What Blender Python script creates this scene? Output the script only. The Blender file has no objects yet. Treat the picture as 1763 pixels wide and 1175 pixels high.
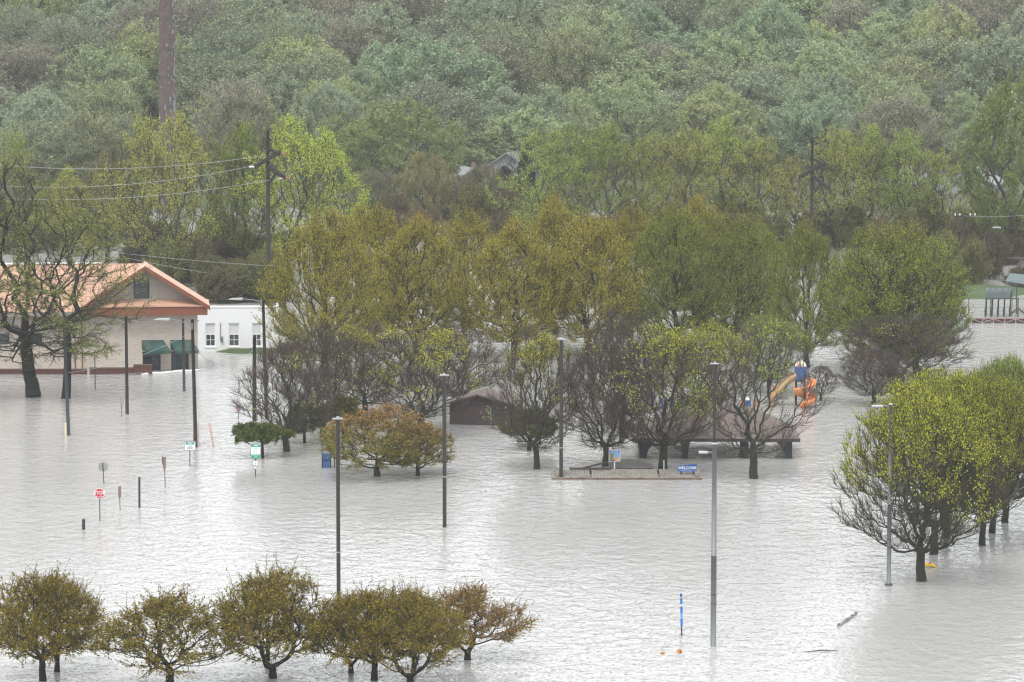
import bpy, math, random
import numpy as np
from mathutils import Vector, Matrix
from mathutils import noise as mnoise

R = math.radians
rnd = random.Random(7)
scene = bpy.context.scene
col = scene.collection

# ------------------------------------------------------------ camera
FPX, CX, CY, HOR, CAMZ = 6500.0, 881.5, 587.5, -144.0, 44.0
TH = math.atan((CY - HOR) / FPX)
cam_data = bpy.data.cameras.new('camera')
cam_data.sensor_width = 36.0
cam_data.lens = FPX / 1763.0 * 36.0
cam_data.clip_start = 1.0
cam_data.clip_end = 6000.0
cam = bpy.data.objects.new('camera', cam_data)
col.objects.link(cam)
cam.location = (0, 0, CAMZ)
cam.rotation_euler = (math.pi / 2 - TH, 0, 0)
scene.camera = cam

# ------------------------------------------------------------ sky, sun, exposure
SUN_EL, SUN_AZ = R(62), R(200)
world = bpy.data.worlds.new('World')
scene.world = world
world.use_nodes = True
wn, wl = world.node_tree.nodes, world.node_tree.links
wn.clear()
w_out = wn.new('ShaderNodeOutputWorld')
w_bg = wn.new('ShaderNodeBackground')
w_sky = wn.new('ShaderNodeTexSky')
w_sky.sky_type = 'NISHITA'
w_sky.sun_disc = False
w_sky.sun_elevation = SUN_EL
w_sky.sun_rotation = SUN_AZ
w_mix = wn.new('ShaderNodeMix')
w_mix.data_type = 'RGBA'
w_mix.inputs[0].default_value = 0.85
w_mix.inputs[7].default_value = (9.7, 9.82, 9.9, 1)     # even cloud cover
wl.new(w_sky.outputs[0], w_mix.inputs[6])
wl.new(w_mix.outputs[2], w_bg.inputs[0])
w_bg.inputs[1].default_value = 0.10
wl.new(w_bg.outputs[0], w_out.inputs[0])

sun_data = bpy.data.lights.new('sun', 'SUN')
sun_data.energy = 1.4
sun_data.angle = R(20)
sun_data.color = (1.0, 0.97, 0.93)
sun = bpy.data.objects.new('sun', sun_data)
col.objects.link(sun)
sun.rotation_euler = (math.pi / 2 - SUN_EL, 0, math.pi - SUN_AZ)

scene.view_settings.view_transform = 'Standard'
scene.view_settings.look = 'None'
scene.view_settings.exposure = 0.86
scene.view_settings.gamma = 1.0
scene.view_settings.use_curve_mapping = False
scene.render.engine = 'CYCLES'
scene.cycles.max_bounces = 5
scene.cycles.diffuse_bounces = 2
scene.cycles.glossy_bounces = 2
scene.cycles.transmission_bounces = 2
scene.cycles.volume_bounces = 1
scene.cycles.use_denoising = True
scene.cycles.denoiser = 'OPENIMAGEDENOISE'
scene.cycles.denoising_input_passes = 'RGB_ALBEDO_NORMAL'
scene.cycles.filter_width = 1.3
HAZE_DENSITY = 0.00010

# ------------------------------------------------------------ placement from the photograph
_c, _s = math.cos(TH), math.sin(TH)
def ray(px, py):
    u, v = (px - CX) / FPX, -(py - CY) / FPX
    return Vector((u, _c + v * _s, -_s + v * _c))
def at(px, py, z=0.0):
    d = ray(px, py)
    t = (z - CAMZ) / d.z
    return Vector((d.x * t, d.y * t, z))
def atY(px, py, Y):
    d = ray(px, py)
    t = Y / d.y
    return Vector((d.x * t, Y, CAMZ + d.z * t))
def ppm(Y, z=0.0):
    return FPX / (Y * _c + (CAMZ - z) * _s)

# ------------------------------------------------------------ materials
def new_mat(name):
    m = bpy.data.materials.new(name)
    m.use_nodes = True
    nt = m.node_tree
    nt.nodes.clear()
    out = nt.nodes.new('ShaderNodeOutputMaterial')
    return m, nt, out
def mat(name, c, rough=0.7, var=0.15, scale=1.5, metal=0.0, stretch=(1, 1, 1), bump=0.0, spec=0.4, dirt=None):
    """noise-mottled surface colour with optional fine relief and a second, larger patch colour"""
    m, nt, out = new_mat(name)
    N, L = nt.nodes, nt.links
    b = N.new('ShaderNodeBsdfPrincipled')
    b.inputs['Roughness'].default_value = rough
    b.inputs['Metallic'].default_value = metal
    b.inputs['Specular IOR Level'].default_value = spec
    tc = N.new('ShaderNodeTexCoord')
    mp = N.new('ShaderNodeMapping')
    mp.inputs['Scale'].default_value = stretch
    L.new(tc.outputs['Object'], mp.inputs[0])
    nz = N.new('ShaderNodeTexNoise')
    nz.inputs['Scale'].default_value = scale
    nz.inputs['Detail'].default_value = 5
    nz.inputs['Roughness'].default_value = 0.65
    L.new(mp.outputs[0], nz.inputs['Vector'])
    mx = N.new('ShaderNodeMix'); mx.data_type = 'RGBA'
    mx.inputs[6].default_value = (*[max(0, v * (1 - var * 2)) for v in c], 1)
    mx.inputs[7].default_value = (*[min(1, v * (1 + var * 2)) for v in c], 1)
    L.new(nz.outputs[0], mx.inputs[0])
    last = mx.outputs[2]
    if dirt:
        nz2 = N.new('ShaderNodeTexNoise'); nz2.inputs['Scale'].default_value = dirt[1]; nz2.inputs['Detail'].default_value = 6
        L.new(tc.outputs['Object'], nz2.inputs['Vector'])
        rp = N.new('ShaderNodeMapRange'); rp.inputs[1].default_value = 0.48; rp.inputs[2].default_value = 0.68
        rp.inputs[4].default_value = dirt[2]
        L.new(nz2.outputs[0], rp.inputs[0])
        m2 = N.new('ShaderNodeMix'); m2.data_type = 'RGBA'
        m2.inputs[7].default_value = (*dirt[0], 1)
        L.new(rp.outputs[0], m2.inputs[0]); L.new(last, m2.inputs[6])
        last = m2.outputs[2]
    L.new(last, b.inputs['Base Color'])
    if bump:
        bp = N.new('ShaderNodeBump'); bp.inputs['Strength'].default_value = bump; bp.inputs['Distance'].default_value = 0.05
        L.new(nz.outputs[0], bp.inputs['Height']); L.new(bp.outputs[0], b.inputs['Normal'])
    L.new(b.outputs[0], out.inputs[0])
    return m
def leaf_mat(name, tip=None, tip_from=0.5, vary=0.45):
    m, nt, out = new_mat(name)
    N, L = nt.nodes, nt.links
    oi = N.new('ShaderNodeObjectInfo')
    geo = N.new('ShaderNodeNewGeometry')
    tc = N.new('ShaderNodeTexCoord')
    last = oi.outputs['Color']
    if tip:
        sx = N.new('ShaderNodeSeparateXYZ'); L.new(tc.outputs['Generated'], sx.inputs[0])
        nz = N.new('ShaderNodeTexNoise'); nz.inputs['Scale'].default_value = 0.5; L.new(tc.outputs['Object'], nz.inputs['Vector'])
        ad = N.new('ShaderNodeMath'); ad.operation = 'MULTIPLY_ADD'
        ad.inputs[1].default_value = 0.5; L.new(nz.outputs[0], ad.inputs[0]); L.new(sx.outputs[2], ad.inputs[2])
        ad2 = N.new('ShaderNodeMath'); ad2.operation = 'MULTIPLY_ADD'; ad2.inputs[1].default_value = 0.25
        L.new(geo.outputs['Random Per Island'], ad2.inputs[0]); L.new(ad.outputs[0], ad2.inputs[2])
        mr = N.new('ShaderNodeMapRange'); mr.inputs[1].default_value = tip_from + 0.35; mr.inputs[2].default_value = tip_from + 0.75
        L.new(ad2.outputs[0], mr.inputs[0])
        mx = N.new('ShaderNodeMix'); mx.data_type = 'RGBA'; mx.inputs[7].default_value = (*tip, 1)
        L.new(mr.outputs[0], mx.inputs[0]); L.new(last, mx.inputs[6]); last = mx.outputs[2]
    mr2 = N.new('ShaderNodeMapRange'); mr2.inputs[3].default_value = 1 - vary; mr2.inputs[4].default_value = 1 + vary
    L.new(geo.outputs['Random Per Island'], mr2.inputs[0])
    ml = N.new('ShaderNodeMix'); ml.data_type = 'RGBA'; ml.blend_type = 'MULTIPLY'; ml.inputs[0].default_value = 1
    L.new(last, ml.inputs[6]); L.new(mr2.outputs[0], ml.inputs[7])
    d = N.new('ShaderNodeBsdfDiffuse'); t = N.new('ShaderNodeBsdfTranslucent'); ms = N.new('ShaderNodeMixShader')
    ms.inputs[0].default_value = 0.25
    L.new(ml.outputs[2], d.inputs[0]); L.new(ml.outputs[2], t.inputs[0])
    L.new(d.outputs[0], ms.inputs[1]); L.new(t.outputs[0], ms.inputs[2]); L.new(ms.outputs[0], out.inputs[0])
    return m

M = {}
M['bark_dark'] = mat('wet dark bark', (0.015, 0.015, 0.012), 0.85, 0.3, 3)
M['bark_moss'] = mat('mossy bark', (0.025, 0.029, 0.017), 0.85, 0.3, 3)
M['bark_far'] = mat('far bark', (0.05, 0.048, 0.038), 0.9, 0.25, 1)
M['twig_purple'] = mat('purple brown twig', (0.075, 0.056, 0.046), 0.9, 0.2, 1)
M['twig_olive'] = mat('olive twig', (0.055, 0.048, 0.028), 0.9, 0.2, 1)
M['twig_far'] = mat('far twig', (0.15, 0.145, 0.115), 0.9, 0.2, 1)
M['leaf'] = leaf_mat('spring leaf', vary=.28)
M['leaf_far'] = leaf_mat('distant leaf', vary=.18)
M['leaf_maple'] = leaf_mat('maple leaf', tip=(0.32, 0.19, 0.05), tip_from=0.84, vary=.22)
M['leaf_rust'] = leaf_mat('rusty crabapple leaf', tip=(0.22, 0.13, 0.035), tip_from=0.80, vary=.28)
M['leaf_orange'] = leaf_mat('orange tinged leaf', tip=(0.36, 0.19, 0.085), tip_from=0.55, vary=.28)
M['wood_pole'] = mat('weathered utility pole', (0.024, 0.021, 0.018), 0.85, 0.25, 1, stretch=(4, 4, .4))
M['wood_grey'] = mat('grey decking', (0.24, 0.225, 0.20), 0.85, 0.25, 1.2, stretch=(6, .6, 1), dirt=((0.13, .10, .075), .6, .7))
M['wood_rust'] = mat('rotten edge timber', (0.17, 0.09, 0.05), 0.9, 0.4, 2)
M['wood_dark'] = mat('dark timber', (0.07, 0.06, 0.05), 0.9, 0.3, 2)
M['dark_paint'] = mat('dark brown lamp paint', (0.028, 0.027, 0.026), 0.5, 0.12, 2)
M['slate'] = mat('dark slate paint', (0.030, 0.036, 0.042), 0.6, 0.15, 2)
M['galv'] = mat('galvanised steel', (0.17, 0.18, 0.19), 0.5, 0.2, 1.2, metal=0.3, stretch=(4, 4, .5))
M['steel_light'] = mat('pale lamp head', (0.40, 0.41, 0.42), 0.4, 0.08, 2)
M['white'] = mat('white painted brick', (0.70, 0.71, 0.72), 0.7, 0.04, .6, dirt=((0.6, 0.6, 0.58), .5, .5))
M['white_trim'] = mat('white trim', (0.80, 0.80, 0.80), 0.6, 0.03, 2)
M['blind'] = mat('grey window blind', (0.55, 0.56, 0.57), 0.7, 0.05, 3, stretch=(.2, .2, 8))
M['glass'] = mat('dark window glass', (0.035, 0.045, 0.055), 0.12, 0.3, 1, spec=0.6)
M['salmon_roof'] = mat('salmon metal roof', (0.52, 0.31, 0.22), 0.5, 0.10, .4, dirt=((0.40, 0.26, 0.19), .35, .5))
M['salmon_seam'] = mat('salmon roof seam', (0.40, 0.21, 0.14), 0.5, 0.08, 1)
M['fascia'] = mat('orange brown fascia', (0.20, 0.066, 0.034), 0.6, 0.1, 1)
M['green_awning'] = mat('dark green awning canvas', (0.018, 0.062, 0.058), 0.8, 0.2, 1, dirt=((0.10, 0.11, 0.06), 1.5, .6))
M['green_frame'] = mat('dark green door frame', (0.02, 0.035, 0.04), 0.6, 0.1, 2)
M['red_brick'] = mat('red brick', (0.10, 0.045, 0.038), 0.9, 0.3, 3)
M['roof_mauve'] = mat('mauve brown shingle', (0.125, 0.098, 0.092), 0.85, 0.22, 2.5, stretch=(1, 1, 3), dirt=((.085, .07, .068), .8, .6))
M['orange_slide'] = mat('orange slide plastic', (0.66, 0.25, 0.10), 0.45, 0.1, 1, dirt=((.55, .17, .06), 1, .5))
M['tan_slide'] = mat('tan slide plastic', (0.40, 0.29, 0.15), 0.5, 0.15, 1)
M['blue_panel'] = mat('blue play panel', (0.045, 0.105, 0.26), 0.45, 0.12, 2)
M['blue_sign'] = mat('blue sign paint', (0.02, 0.085, 0.30), 0.5, 0.08, 3)
M['blue_bright'] = mat('bright blue banner', (0.03, 0.16, 0.55), 0.5, 0.08, 3)
M['yellow'] = mat('yellow plastic', (0.75, 0.50, 0.05), 0.45, 0.08, 3)
M['orange'] = mat('orange plastic', (0.70, 0.26, 0.04), 0.45, 0.1, 3)
M['red'] = mat('stop sign red', (0.50, 0.02, 0.035), 0.45, 0.05, 3)
M['pink_red'] = mat('faded red sign', (0.30, 0.19, 0.19), 0.5, 0.1, 3)
M['salmon_guard'] = mat('salmon guy wire guard', (0.55, 0.27, 0.22), 0.5, 0.06, 3)
M['sign_back'] = mat('bare aluminium sign back', (0.30, 0.30, 0.29), 0.5, 0.1, 3, metal=.2)
M['sign_white'] = mat('sign white', (0.74, 0.76, 0.77), 0.5, 0.03, 3)
M['sign_green'] = mat('sign green', (0.0, 0.28, 0.17), 0.5, 0.05, 3)
M['ink'] = mat('dark ink', (0.05, 0.06, 0.08), 0.6, 0.05, 3)
M['ink_blue'] = mat('blue ink', (0.20, 0.33, 0.62), 0.6, 0.05, 3)
M['ink_teal'] = mat('teal ink', (0.30, 0.55, 0.50), 0.6, 0.05, 3)
M['wire'] = mat('pale aluminium wire', (0.36, 0.37, 0.38), 0.5, 0.05, 1)
M['wire_dark'] = mat('dark cable', (0.05, 0.05, 0.05), 0.6, 0.05, 1)
M['insulator'] = mat('brown porcelain', (0.30, 0.10, 0.06), 0.3, 0.1, 3)
M['grass'] = mat('bank grass', (0.05, 0.08, 0.028), 0.9, 0.3, 1.0)
M['brick_stack'] = mat('chimney brick', (0.085, 0.062, 0.056), 0.9, 0.22, 1.2, stretch=(1, 1, 3), dirt=((0.15, .12, .11), .9, .4))
M['house_white'] = mat('white house siding', (0.26, 0.27, 0.28), 0.7, 0.04, 1)
M['house_roof'] = mat('grey house roof', (0.22, 0.23, 0.24), 0.85, 0.1, 1)
M['house_brown'] = mat('brown house brick', (0.20, 0.13, 0.11), 0.85, 0.1, 1)
M['rail_pale'] = mat('pale rose railing', (0.32, 0.27, 0.26), 0.7, 0.12, 2)
M['canopy_dark'] = mat('dark green canopy', (0.035, 0.05, 0.05), 0.4, 0.2, 1)
M['canopy_teal'] = mat('teal glazed canopy', (0.05, 0.085, 0.08), 0.4, 0.25, 1.5)
M['foam'] = mat('pale flood boom', (0.80, 0.81, 0.80), 0.7, 0.05, 2)

def beige_brick():
    m, nt, out = new_mat('pinkish beige brick')
    N, L = nt.nodes, nt.links
    b = N.new('ShaderNodeBsdfPrincipled'); b.inputs['Roughness'].default_value = 0.85
    tc = N.new('ShaderNodeTexCoord')
    sp = N.new('ShaderNodeSeparateXYZ'); L.new(tc.outputs['Object'], sp.inputs[0])
    ad = N.new('ShaderNodeMath'); ad.operation = 'ADD'; L.new(sp.outputs[0], ad.inputs[0]); L.new(sp.outputs[1], ad.inputs[1])
    cb = N.new('ShaderNodeCombineXYZ'); L.new(ad.outputs[0], cb.inputs[0]); L.new(sp.outputs[2], cb.inputs[1])
    br = N.new('ShaderNodeTexBrick')
    br.inputs['Color1'].default_value = (0.52, 0.455, 0.40, 1); br.inputs['Color2'].default_value = (0.44, 0.385, 0.335, 1)
    br.inputs['Mortar'].default_value = (0.55, 0.50, 0.45, 1)
    br.inputs['Scale'].default_value = 1.0; br.inputs['Brick Width'].default_value = 0.6; br.inputs['Row Height'].default_value = 0.2
    br.inputs['Mortar Size'].default_value = 0.02
    L.new(cb.outputs[0], br.inputs['Vector'])
    nz = N.new('ShaderNodeTexNoise'); nz.inputs['Scale'].default_value = 0.5; nz.inputs['Detail'].default_value = 6; L.new(tc.outputs['Object'], nz.inputs['Vector'])
    mr = N.new('ShaderNodeMapRange'); mr.inputs[3].default_value = .78; mr.inputs[4].default_value = 1.18; L.new(nz.outputs[0], mr.inputs[0])
    mx = N.new('ShaderNodeMix'); mx.data_type = 'RGBA'; mx.blend_type = 'MULTIPLY'; mx.inputs[0].default_value = 1
    L.new(br.outputs[0], mx.inputs[6]); L.new(mr.outputs[0], mx.inputs[7]); L.new(mx.outputs[2], b.inputs['Base Color'])
    L.new(b.outputs[0], out.inputs[0])
    return m
M['beige'] = beige_brick()

def dark_brick():
    m, nt, out = new_mat('brown purple brick')
    N, L = nt.nodes, nt.links
    b = N.new('ShaderNodeBsdfPrincipled'); b.inputs['Roughness'].default_value = 0.85
    tc = N.new('ShaderNodeTexCoord')
    sp = N.new('ShaderNodeSeparateXYZ'); L.new(tc.outputs['Object'], sp.inputs[0])
    ad = N.new('ShaderNodeMath'); ad.operation = 'ADD'; L.new(sp.outputs[0], ad.inputs[0]); L.new(sp.outputs[1], ad.inputs[1])
    cb = N.new('ShaderNodeCombineXYZ'); L.new(ad.outputs[0], cb.inputs[0]); L.new(sp.outputs[2], cb.inputs[1])
    br = N.new('ShaderNodeTexBrick')
    br.inputs['Color1'].default_value = (0.075, 0.042, 0.042, 1); br.inputs['Color2'].default_value = (0.045, 0.030, 0.033, 1)
    br.inputs['Mortar'].default_value = (0.085, 0.075, 0.072, 1)
    br.inputs['Scale'].default_value = 1.0; br.inputs['Brick Width'].default_value = 0.3; br.inputs['Row Height'].default_value = 0.1
    br.inputs['Mortar Size'].default_value = 0.008
    L.new(cb.outputs[0], br.inputs['Vector']); L.new(br.outputs[0], b.inputs['Base Color']); L.new(b.outputs[0], out.inputs[0])
    return m
M['dark_brick'] = dark_brick()

def water_mat():
    m, nt, out = new_mat('flood water')
    N, L = nt.nodes, nt.links
    b = N.new('ShaderNodeBsdfPrincipled')
    b.inputs['Roughness'].default_value = 0.10
    b.inputs['IOR'].default_value = 1.333
    tc = N.new('ShaderNodeTexCoord')
    big = N.new('ShaderNodeTexNoise'); big.inputs['Scale'].default_value = 0.035; big.inputs['Detail'].default_value = 4
    mpb = N.new('ShaderNodeMapping'); mpb.inputs['Scale'].default_value = (1, .45, 1)
    L.new(tc.outputs['Object'], mpb.inputs[0]); L.new(mpb.outputs[0], big.inputs['Vector'])
    mxc = N.new('ShaderNodeMix'); mxc.data_type = 'RGBA'
    mxc.inputs[6].default_value = (0.27, 0.265, 0.25, 1); mxc.inputs[7].default_value = (0.49, 0.49, 0.485, 1)
    L.new(big.outputs[0], mxc.inputs[0]); L.new(mxc.outputs[2], b.inputs['Base Color'])
    hs = []
    for sc, st, det, amp in ((0.9, (1, .8, 1), 3, 0.36), (3.9, (1, .95, 1), 2, 0.36), (0.15, (1, .8, 1), 2, .2)):
        mp = N.new('ShaderNodeMapping'); mp.inputs['Scale'].default_value = st; mp.inputs['Rotation'].default_value = (0, 0, R(12))
        L.new(tc.outputs['Object'], mp.inputs[0])
        n = N.new('ShaderNodeTexNoise'); n.inputs['Scale'].default_value = sc; n.inputs['Detail'].default_value = det
        n.inputs['Roughness'].default_value = .6; n.inputs['Distortion'].default_value = 0.5
        L.new(mp.outputs[0], n.inputs['Vector'])
        src_ = n.outputs[0]
        if sc > 2:            # short steep wavelets, the rest nearly flat
            mrp = N.new('ShaderNodeMapRange'); mrp.interpolation_type = 'SMOOTHSTEP'
            mrp.inputs[1].default_value = .57; mrp.inputs[2].default_value = .80; L.new(src_, mrp.inputs[0]); src_ = mrp.outputs[0]
        k = N.new('ShaderNodeMath'); k.operation = 'MULTIPLY'; k.inputs[1].default_value = amp; L.new(src_, k.inputs[0]); hs.append(k.outputs[0])
    a1 = N.new('ShaderNodeMath'); a1.operation = 'ADD'; L.new(hs[0], a1.inputs[0]); L.new(hs[1], a1.inputs[1])
    a2 = N.new('ShaderNodeMath'); a2.operation = 'ADD'; L.new(a1.outputs[0], a2.inputs[0]); L.new(hs[2], a2.inputs[1])
    bp = N.new('ShaderNodeBump'); bp.inputs['Distance'].default_value = 0.45
    mrs = N.new('ShaderNodeMapRange'); mrs.inputs[1].default_value = .3; mrs.inputs[2].default_value = .7; mrs.inputs[3].default_value = .4; mrs.inputs[4].default_value = 1.0
    L.new(big.outputs[0], mrs.inputs[0]); L.new(mrs.outputs[0], bp.inputs['Strength'])
    L.new(a2.outputs[0], bp.inputs['Height']); L.new(bp.outputs[0], b.inputs['Normal'])
    L.new(b.outputs[0], out.inputs[0])
    return m
M['water'] = water_mat()

# ------------------------------------------------------------ object helpers
def tag(o, label=None, cat=None, group=None, kind=None):
    if label: o['label'] = label
    if cat: o['category'] = cat
    if group: o['group'] = group
    if kind: o['kind'] = kind
    return o
def empty(name, loc, label=None, cat=None, group=None, rz=0.0):
    o = bpy.data.objects.new(name, None)
    o.empty_display_size = 0.3
    col.objects.link(o)
    o.location = loc
    o.rotation_euler = (0, 0, rz)
    return tag(o, label, cat, group)
def link(name, me, parent=None, loc=(0, 0, 0)):
    o = bpy.data.objects.new(name, me)
    col.objects.link(o)
    o.parent = parent
    o.location = loc
    return o
class MB:
    def __init__(s): s.v, s.f = [], []
    def add(s, vs, fs):
        b = len(s.v); s.v += [tuple(v) for v in vs]; s.f += [tuple(i + b for i in f) for f in fs]; return s
    def box(s, x0, x1, y0, y1, z0, z1):
        return s.add([(x0, y0, z0), (x1, y0, z0), (x1, y1, z0), (x0, y1, z0), (x0, y0, z1), (x1, y0, z1), (x1, y1, z1), (x0, y1, z1)],
                     [(3, 2, 1, 0), (4, 5, 6, 7), (0, 1, 5, 4), (1, 2, 6, 5), (2, 3, 7, 6), (3, 0, 4, 7)])
    def prism(s, pts, y0, y1):
        """outline in x,z swept along y"""
        n = len(pts)
        vs = [(p[0], y0, p[1]) for p in pts] + [(p[0], y1, p[1]) for p in pts]
        fs = [tuple(range(n)), tuple(reversed(range(n, 2 * n)))] + [(i, i + n, (i + 1) % n + n, (i + 1) % n) for i in range(n)]
        return s.add(vs, fs)
    def tube(s, pts, rad, k=8):
        pts = [Vector(p) for p in pts]
        rr = rad if isinstance(rad, (list, tuple)) else [rad] * len(pts)
        vs, fs = [], []
        for i, p in enumerate(pts):
            d = (pts[min(i + 1, len(pts) - 1)] - pts[max(i - 1, 0)]).normalized()
            a = d.cross(Vector((0, 0, 1)))
            if a.length < .05: a = d.cross(Vector((1, 0, 0)))
            a.normalize(); b = d.cross(a)
            for j in range(k):
                t = 2 * math.pi * (j + .5) / k
                vs.append(p + (a * math.cos(t) + b * math.sin(t)) * rr[i])
        for i in range(len(pts) - 1):
            for j in range(k):
                fs.append((i * k + j, i * k + (j + 1) % k, (i + 1) * k + (j + 1) % k, (i + 1) * k + j))
        fs.append(tuple(range(k))); fs.append(tuple(reversed(range((len(pts) - 1) * k, len(pts) * k))))
        return s.add(vs, fs)
    def build(s, name, m, parent=None, loc=(0, 0, 0), smooth=False):
        me = bpy.data.meshes.new(name)
        me.from_pydata(s.v, [], s.f)
        me.materials.append(m)
        if smooth: me.polygons.foreach_set('use_smooth', [True] * len(me.polygons))
        me.update()
        return link(name, me, parent, loc)
def text_part(name, body, size, m, parent, loc, rot=(math.pi / 2, 0, 0), sx=1.0):
    cu = bpy.data.curves.new(name, 'FONT')
    cu.body = body; cu.size = size; cu.align_x = 'CENTER'; cu.align_y = 'CENTER'; cu.extrude = 0.004; cu.resolution_u = 3
    cu.offset = size * .02
    tmp = bpy.data.objects.new(name, cu)
    me = bpy.data.meshes.new_from_object(tmp)
    bpy.data.objects.remove(tmp)
    me.materials.clear(); me.materials.append(m)
    o = link(name, me, parent, loc)
    o.rotation_euler = rot; o.scale = (sx, 1, 1)
    return o

# ------------------------------------------------------------ setting: terrain, water
def fbm(x, y):
    return mnoise.fractal(Vector((x, y, 3.7)), 1.0, 2.0, 3)
def sstep(a, b, v):
    t = min(1, max(0, (v - a) / (b - a))); return t * t * (3 - 2 * t)
def ground_z(x, y):
    z = -1.6 + 2.4 * sstep(548, 578, y + 6 * fbm(x / 60, 1.3))
    z += 3.0 * sstep(575, 640, y)
    z += (34 + 5 * fbm(x / 120, y / 200)) * sstep(615, 850, y + 14 * fbm(x / 70, 7.7)) * (1 if y < 900 else 1)
    z += 1.2 * fbm(x / 25, y / 25) * sstep(560, 640, y)
    return z
gx = np.arange(-900, 901, 20.0)
gy = np.concatenate([np.arange(-300, 520, 60.0), np.arange(520, 900, 8.0), np.arange(900, 2400, 60.0)])
gv = [(x, y, ground_z(x, y)) for y in gy for x in gx]
nx = len(gx)
gf = [(j * nx + i, j * nx + i + 1, (j + 1) * nx + i + 1, (j + 1) * nx + i) for j in range(len(gy) - 1) for i in range(nx - 1)]
M['terrain'] = mat('hillside leaf litter and grass', (0.075, 0.075, 0.045), 0.95, 0.35, 0.15, dirt=((.06, .10, .035), .05, .8))
tag(MB().add(gv, gf).build('hill_terrain', M['terrain'], smooth=True), kind='structure')
wv = MB(); wv.add([(-880, -280, 0), (880, -280, 0), (880, 640, 0), (-880, 640, 0)], [(0, 1, 2, 3)])
tag(wv.build('flood_water', M['water']), kind='structure')
# haze: one closed box round everything
hz = MB().box(-960, 960, -360, 2460, -3, 78)
hm, hnt, hout = new_mat('damp air')
hv = hnt.nodes.new('ShaderNodeVolumePrincipled')
hv.inputs['Color'].default_value = (0.95, 0.985, 1.0, 1)
hv.inputs['Density'].default_value = HAZE_DENSITY
hv.inputs['Anisotropy'].default_value = 0.0
hnt.links.new(hv.outputs[0], hout.inputs['Volume'])
tag(hz.build('haze', hm), kind='stuff')

def bank(name, pts_px, h, m):
    """low grassy mound rising out of the water, outline given on the water plane"""
    pts = [at(*p) for p in pts_px]
    c = sum(pts, Vector()) / len(pts)
    n = len(pts); vs = []; fs = []
    for k, (s_, z) in enumerate(((1.08, -.3), (1.0, .02), (.8, h * .8), (.4, h))):
        for p in pts:
            q = c + (p - c) * s_; vs.append((q.x, q.y, z + .04 * fbm(q.x, q.y)))
    vs.append((c.x, c.y, h))
    for k in range(3):
        for i in range(n): fs.append((k * n + i, k * n + (i + 1) % n, (k + 1) * n + (i + 1) % n, (k + 1) * n + i))
    for i in range(n): fs.append((3 * n + i, 3 * n + (i + 1) % n, 4 * n))
    o = MB().add(vs, fs).build(name, m, smooth=True); tag(o, kind='structure'); return o
bank('grass_bank', [(372, 606), (400, 609), (460, 610), (520, 609), (530, 600), (505, 596), (455, 595), (395, 598)], .35, M['grass'])
bank('lawn', [(1560, 512), (1640, 516), (1720, 515), (1763, 508), (1780, 500), (1700, 494), (1600, 497)], .5, M['grass'])

# ------------------------------------------------------------ trees
def prof(shape, t):
    t = np.clip(t, 0, 1)
    if shape == 'dome':
        return np.where(t < .35, .78 + .22 * t / .35, np.sqrt(np.clip(1 - ((t - .35) / .67) ** 2, 0, 1)))
    if shape == 'vase':
        return np.where(t < .62, .22 + .78 * (t / .62) ** .8, np.sqrt(np.clip(1 - ((t - .62) / .42) ** 2, 0, 1)))
    if shape == 'egg':
        return np.where(t < .36, .55 + .45 * np.sin(np.clip(t / .36, 0, 1) * np.pi / 2), np.sqrt(np.clip(1 - ((t - .36) / .66) ** 2, 0, 1)) ** 1.15)
    if shape == 'umbrella':
        return np.where(t < .3, .82 + .18 * t / .3, np.clip(1 - ((t - .3) / .72) ** 2.4, 0, 1) ** .6)
    if shape == 'fan':
        return np.where(t < .42, .30 + .70 * np.sin(np.clip(t / .42, 0, 1) * np.pi / 2), np.sqrt(np.clip(1 - ((t - .42) / .60) ** 2, 0, 1)))
    if shape == 'oval':
        return np.sin(np.pi * np.clip(t * .84 + .12, 0, 1)) ** .75
    if shape == 'cone':
        return (1 - t) ** .8 * .95 + .05
    return np.sqrt(np.clip(1 - (2 * t * .93 - .9) ** 2, 0, 1))          # round
def prisms(A, B, ra, rb, k):
    D = B - A; Ln = np.linalg.norm(D, axis=1, keepdims=True); D = D / np.maximum(Ln, 1e-6)
    up = np.where(np.abs(D[:, 2:3]) > .9, np.array([[1., 0, 0]]), np.array([[0, 0, 1.]]))
    a = np.cross(D, up); a /= np.linalg.norm(a, axis=1, keepdims=True); b = np.cross(D, a)
    th = 2 * np.pi * np.arange(k) / k
    ring = a[:, None, :] * np.cos(th)[None, :, None] + b[:, None, :] * np.sin(th)[None, :, None]
    V = np.stack([A[:, None, :] + ring * ra[:, None, None], B[:, None, :] + ring * rb[:, None, None]], 1).reshape(-1, 3)
    E = len(A); i = np.arange(E)[:, None] * 2 * k; j = np.arange(k)[None, :]
    F = np.stack([i + j, i + (j + 1) % k, i + k + (j + 1) % k, i + k + j], -1).reshape(-1, 4)
    return V, F
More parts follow.
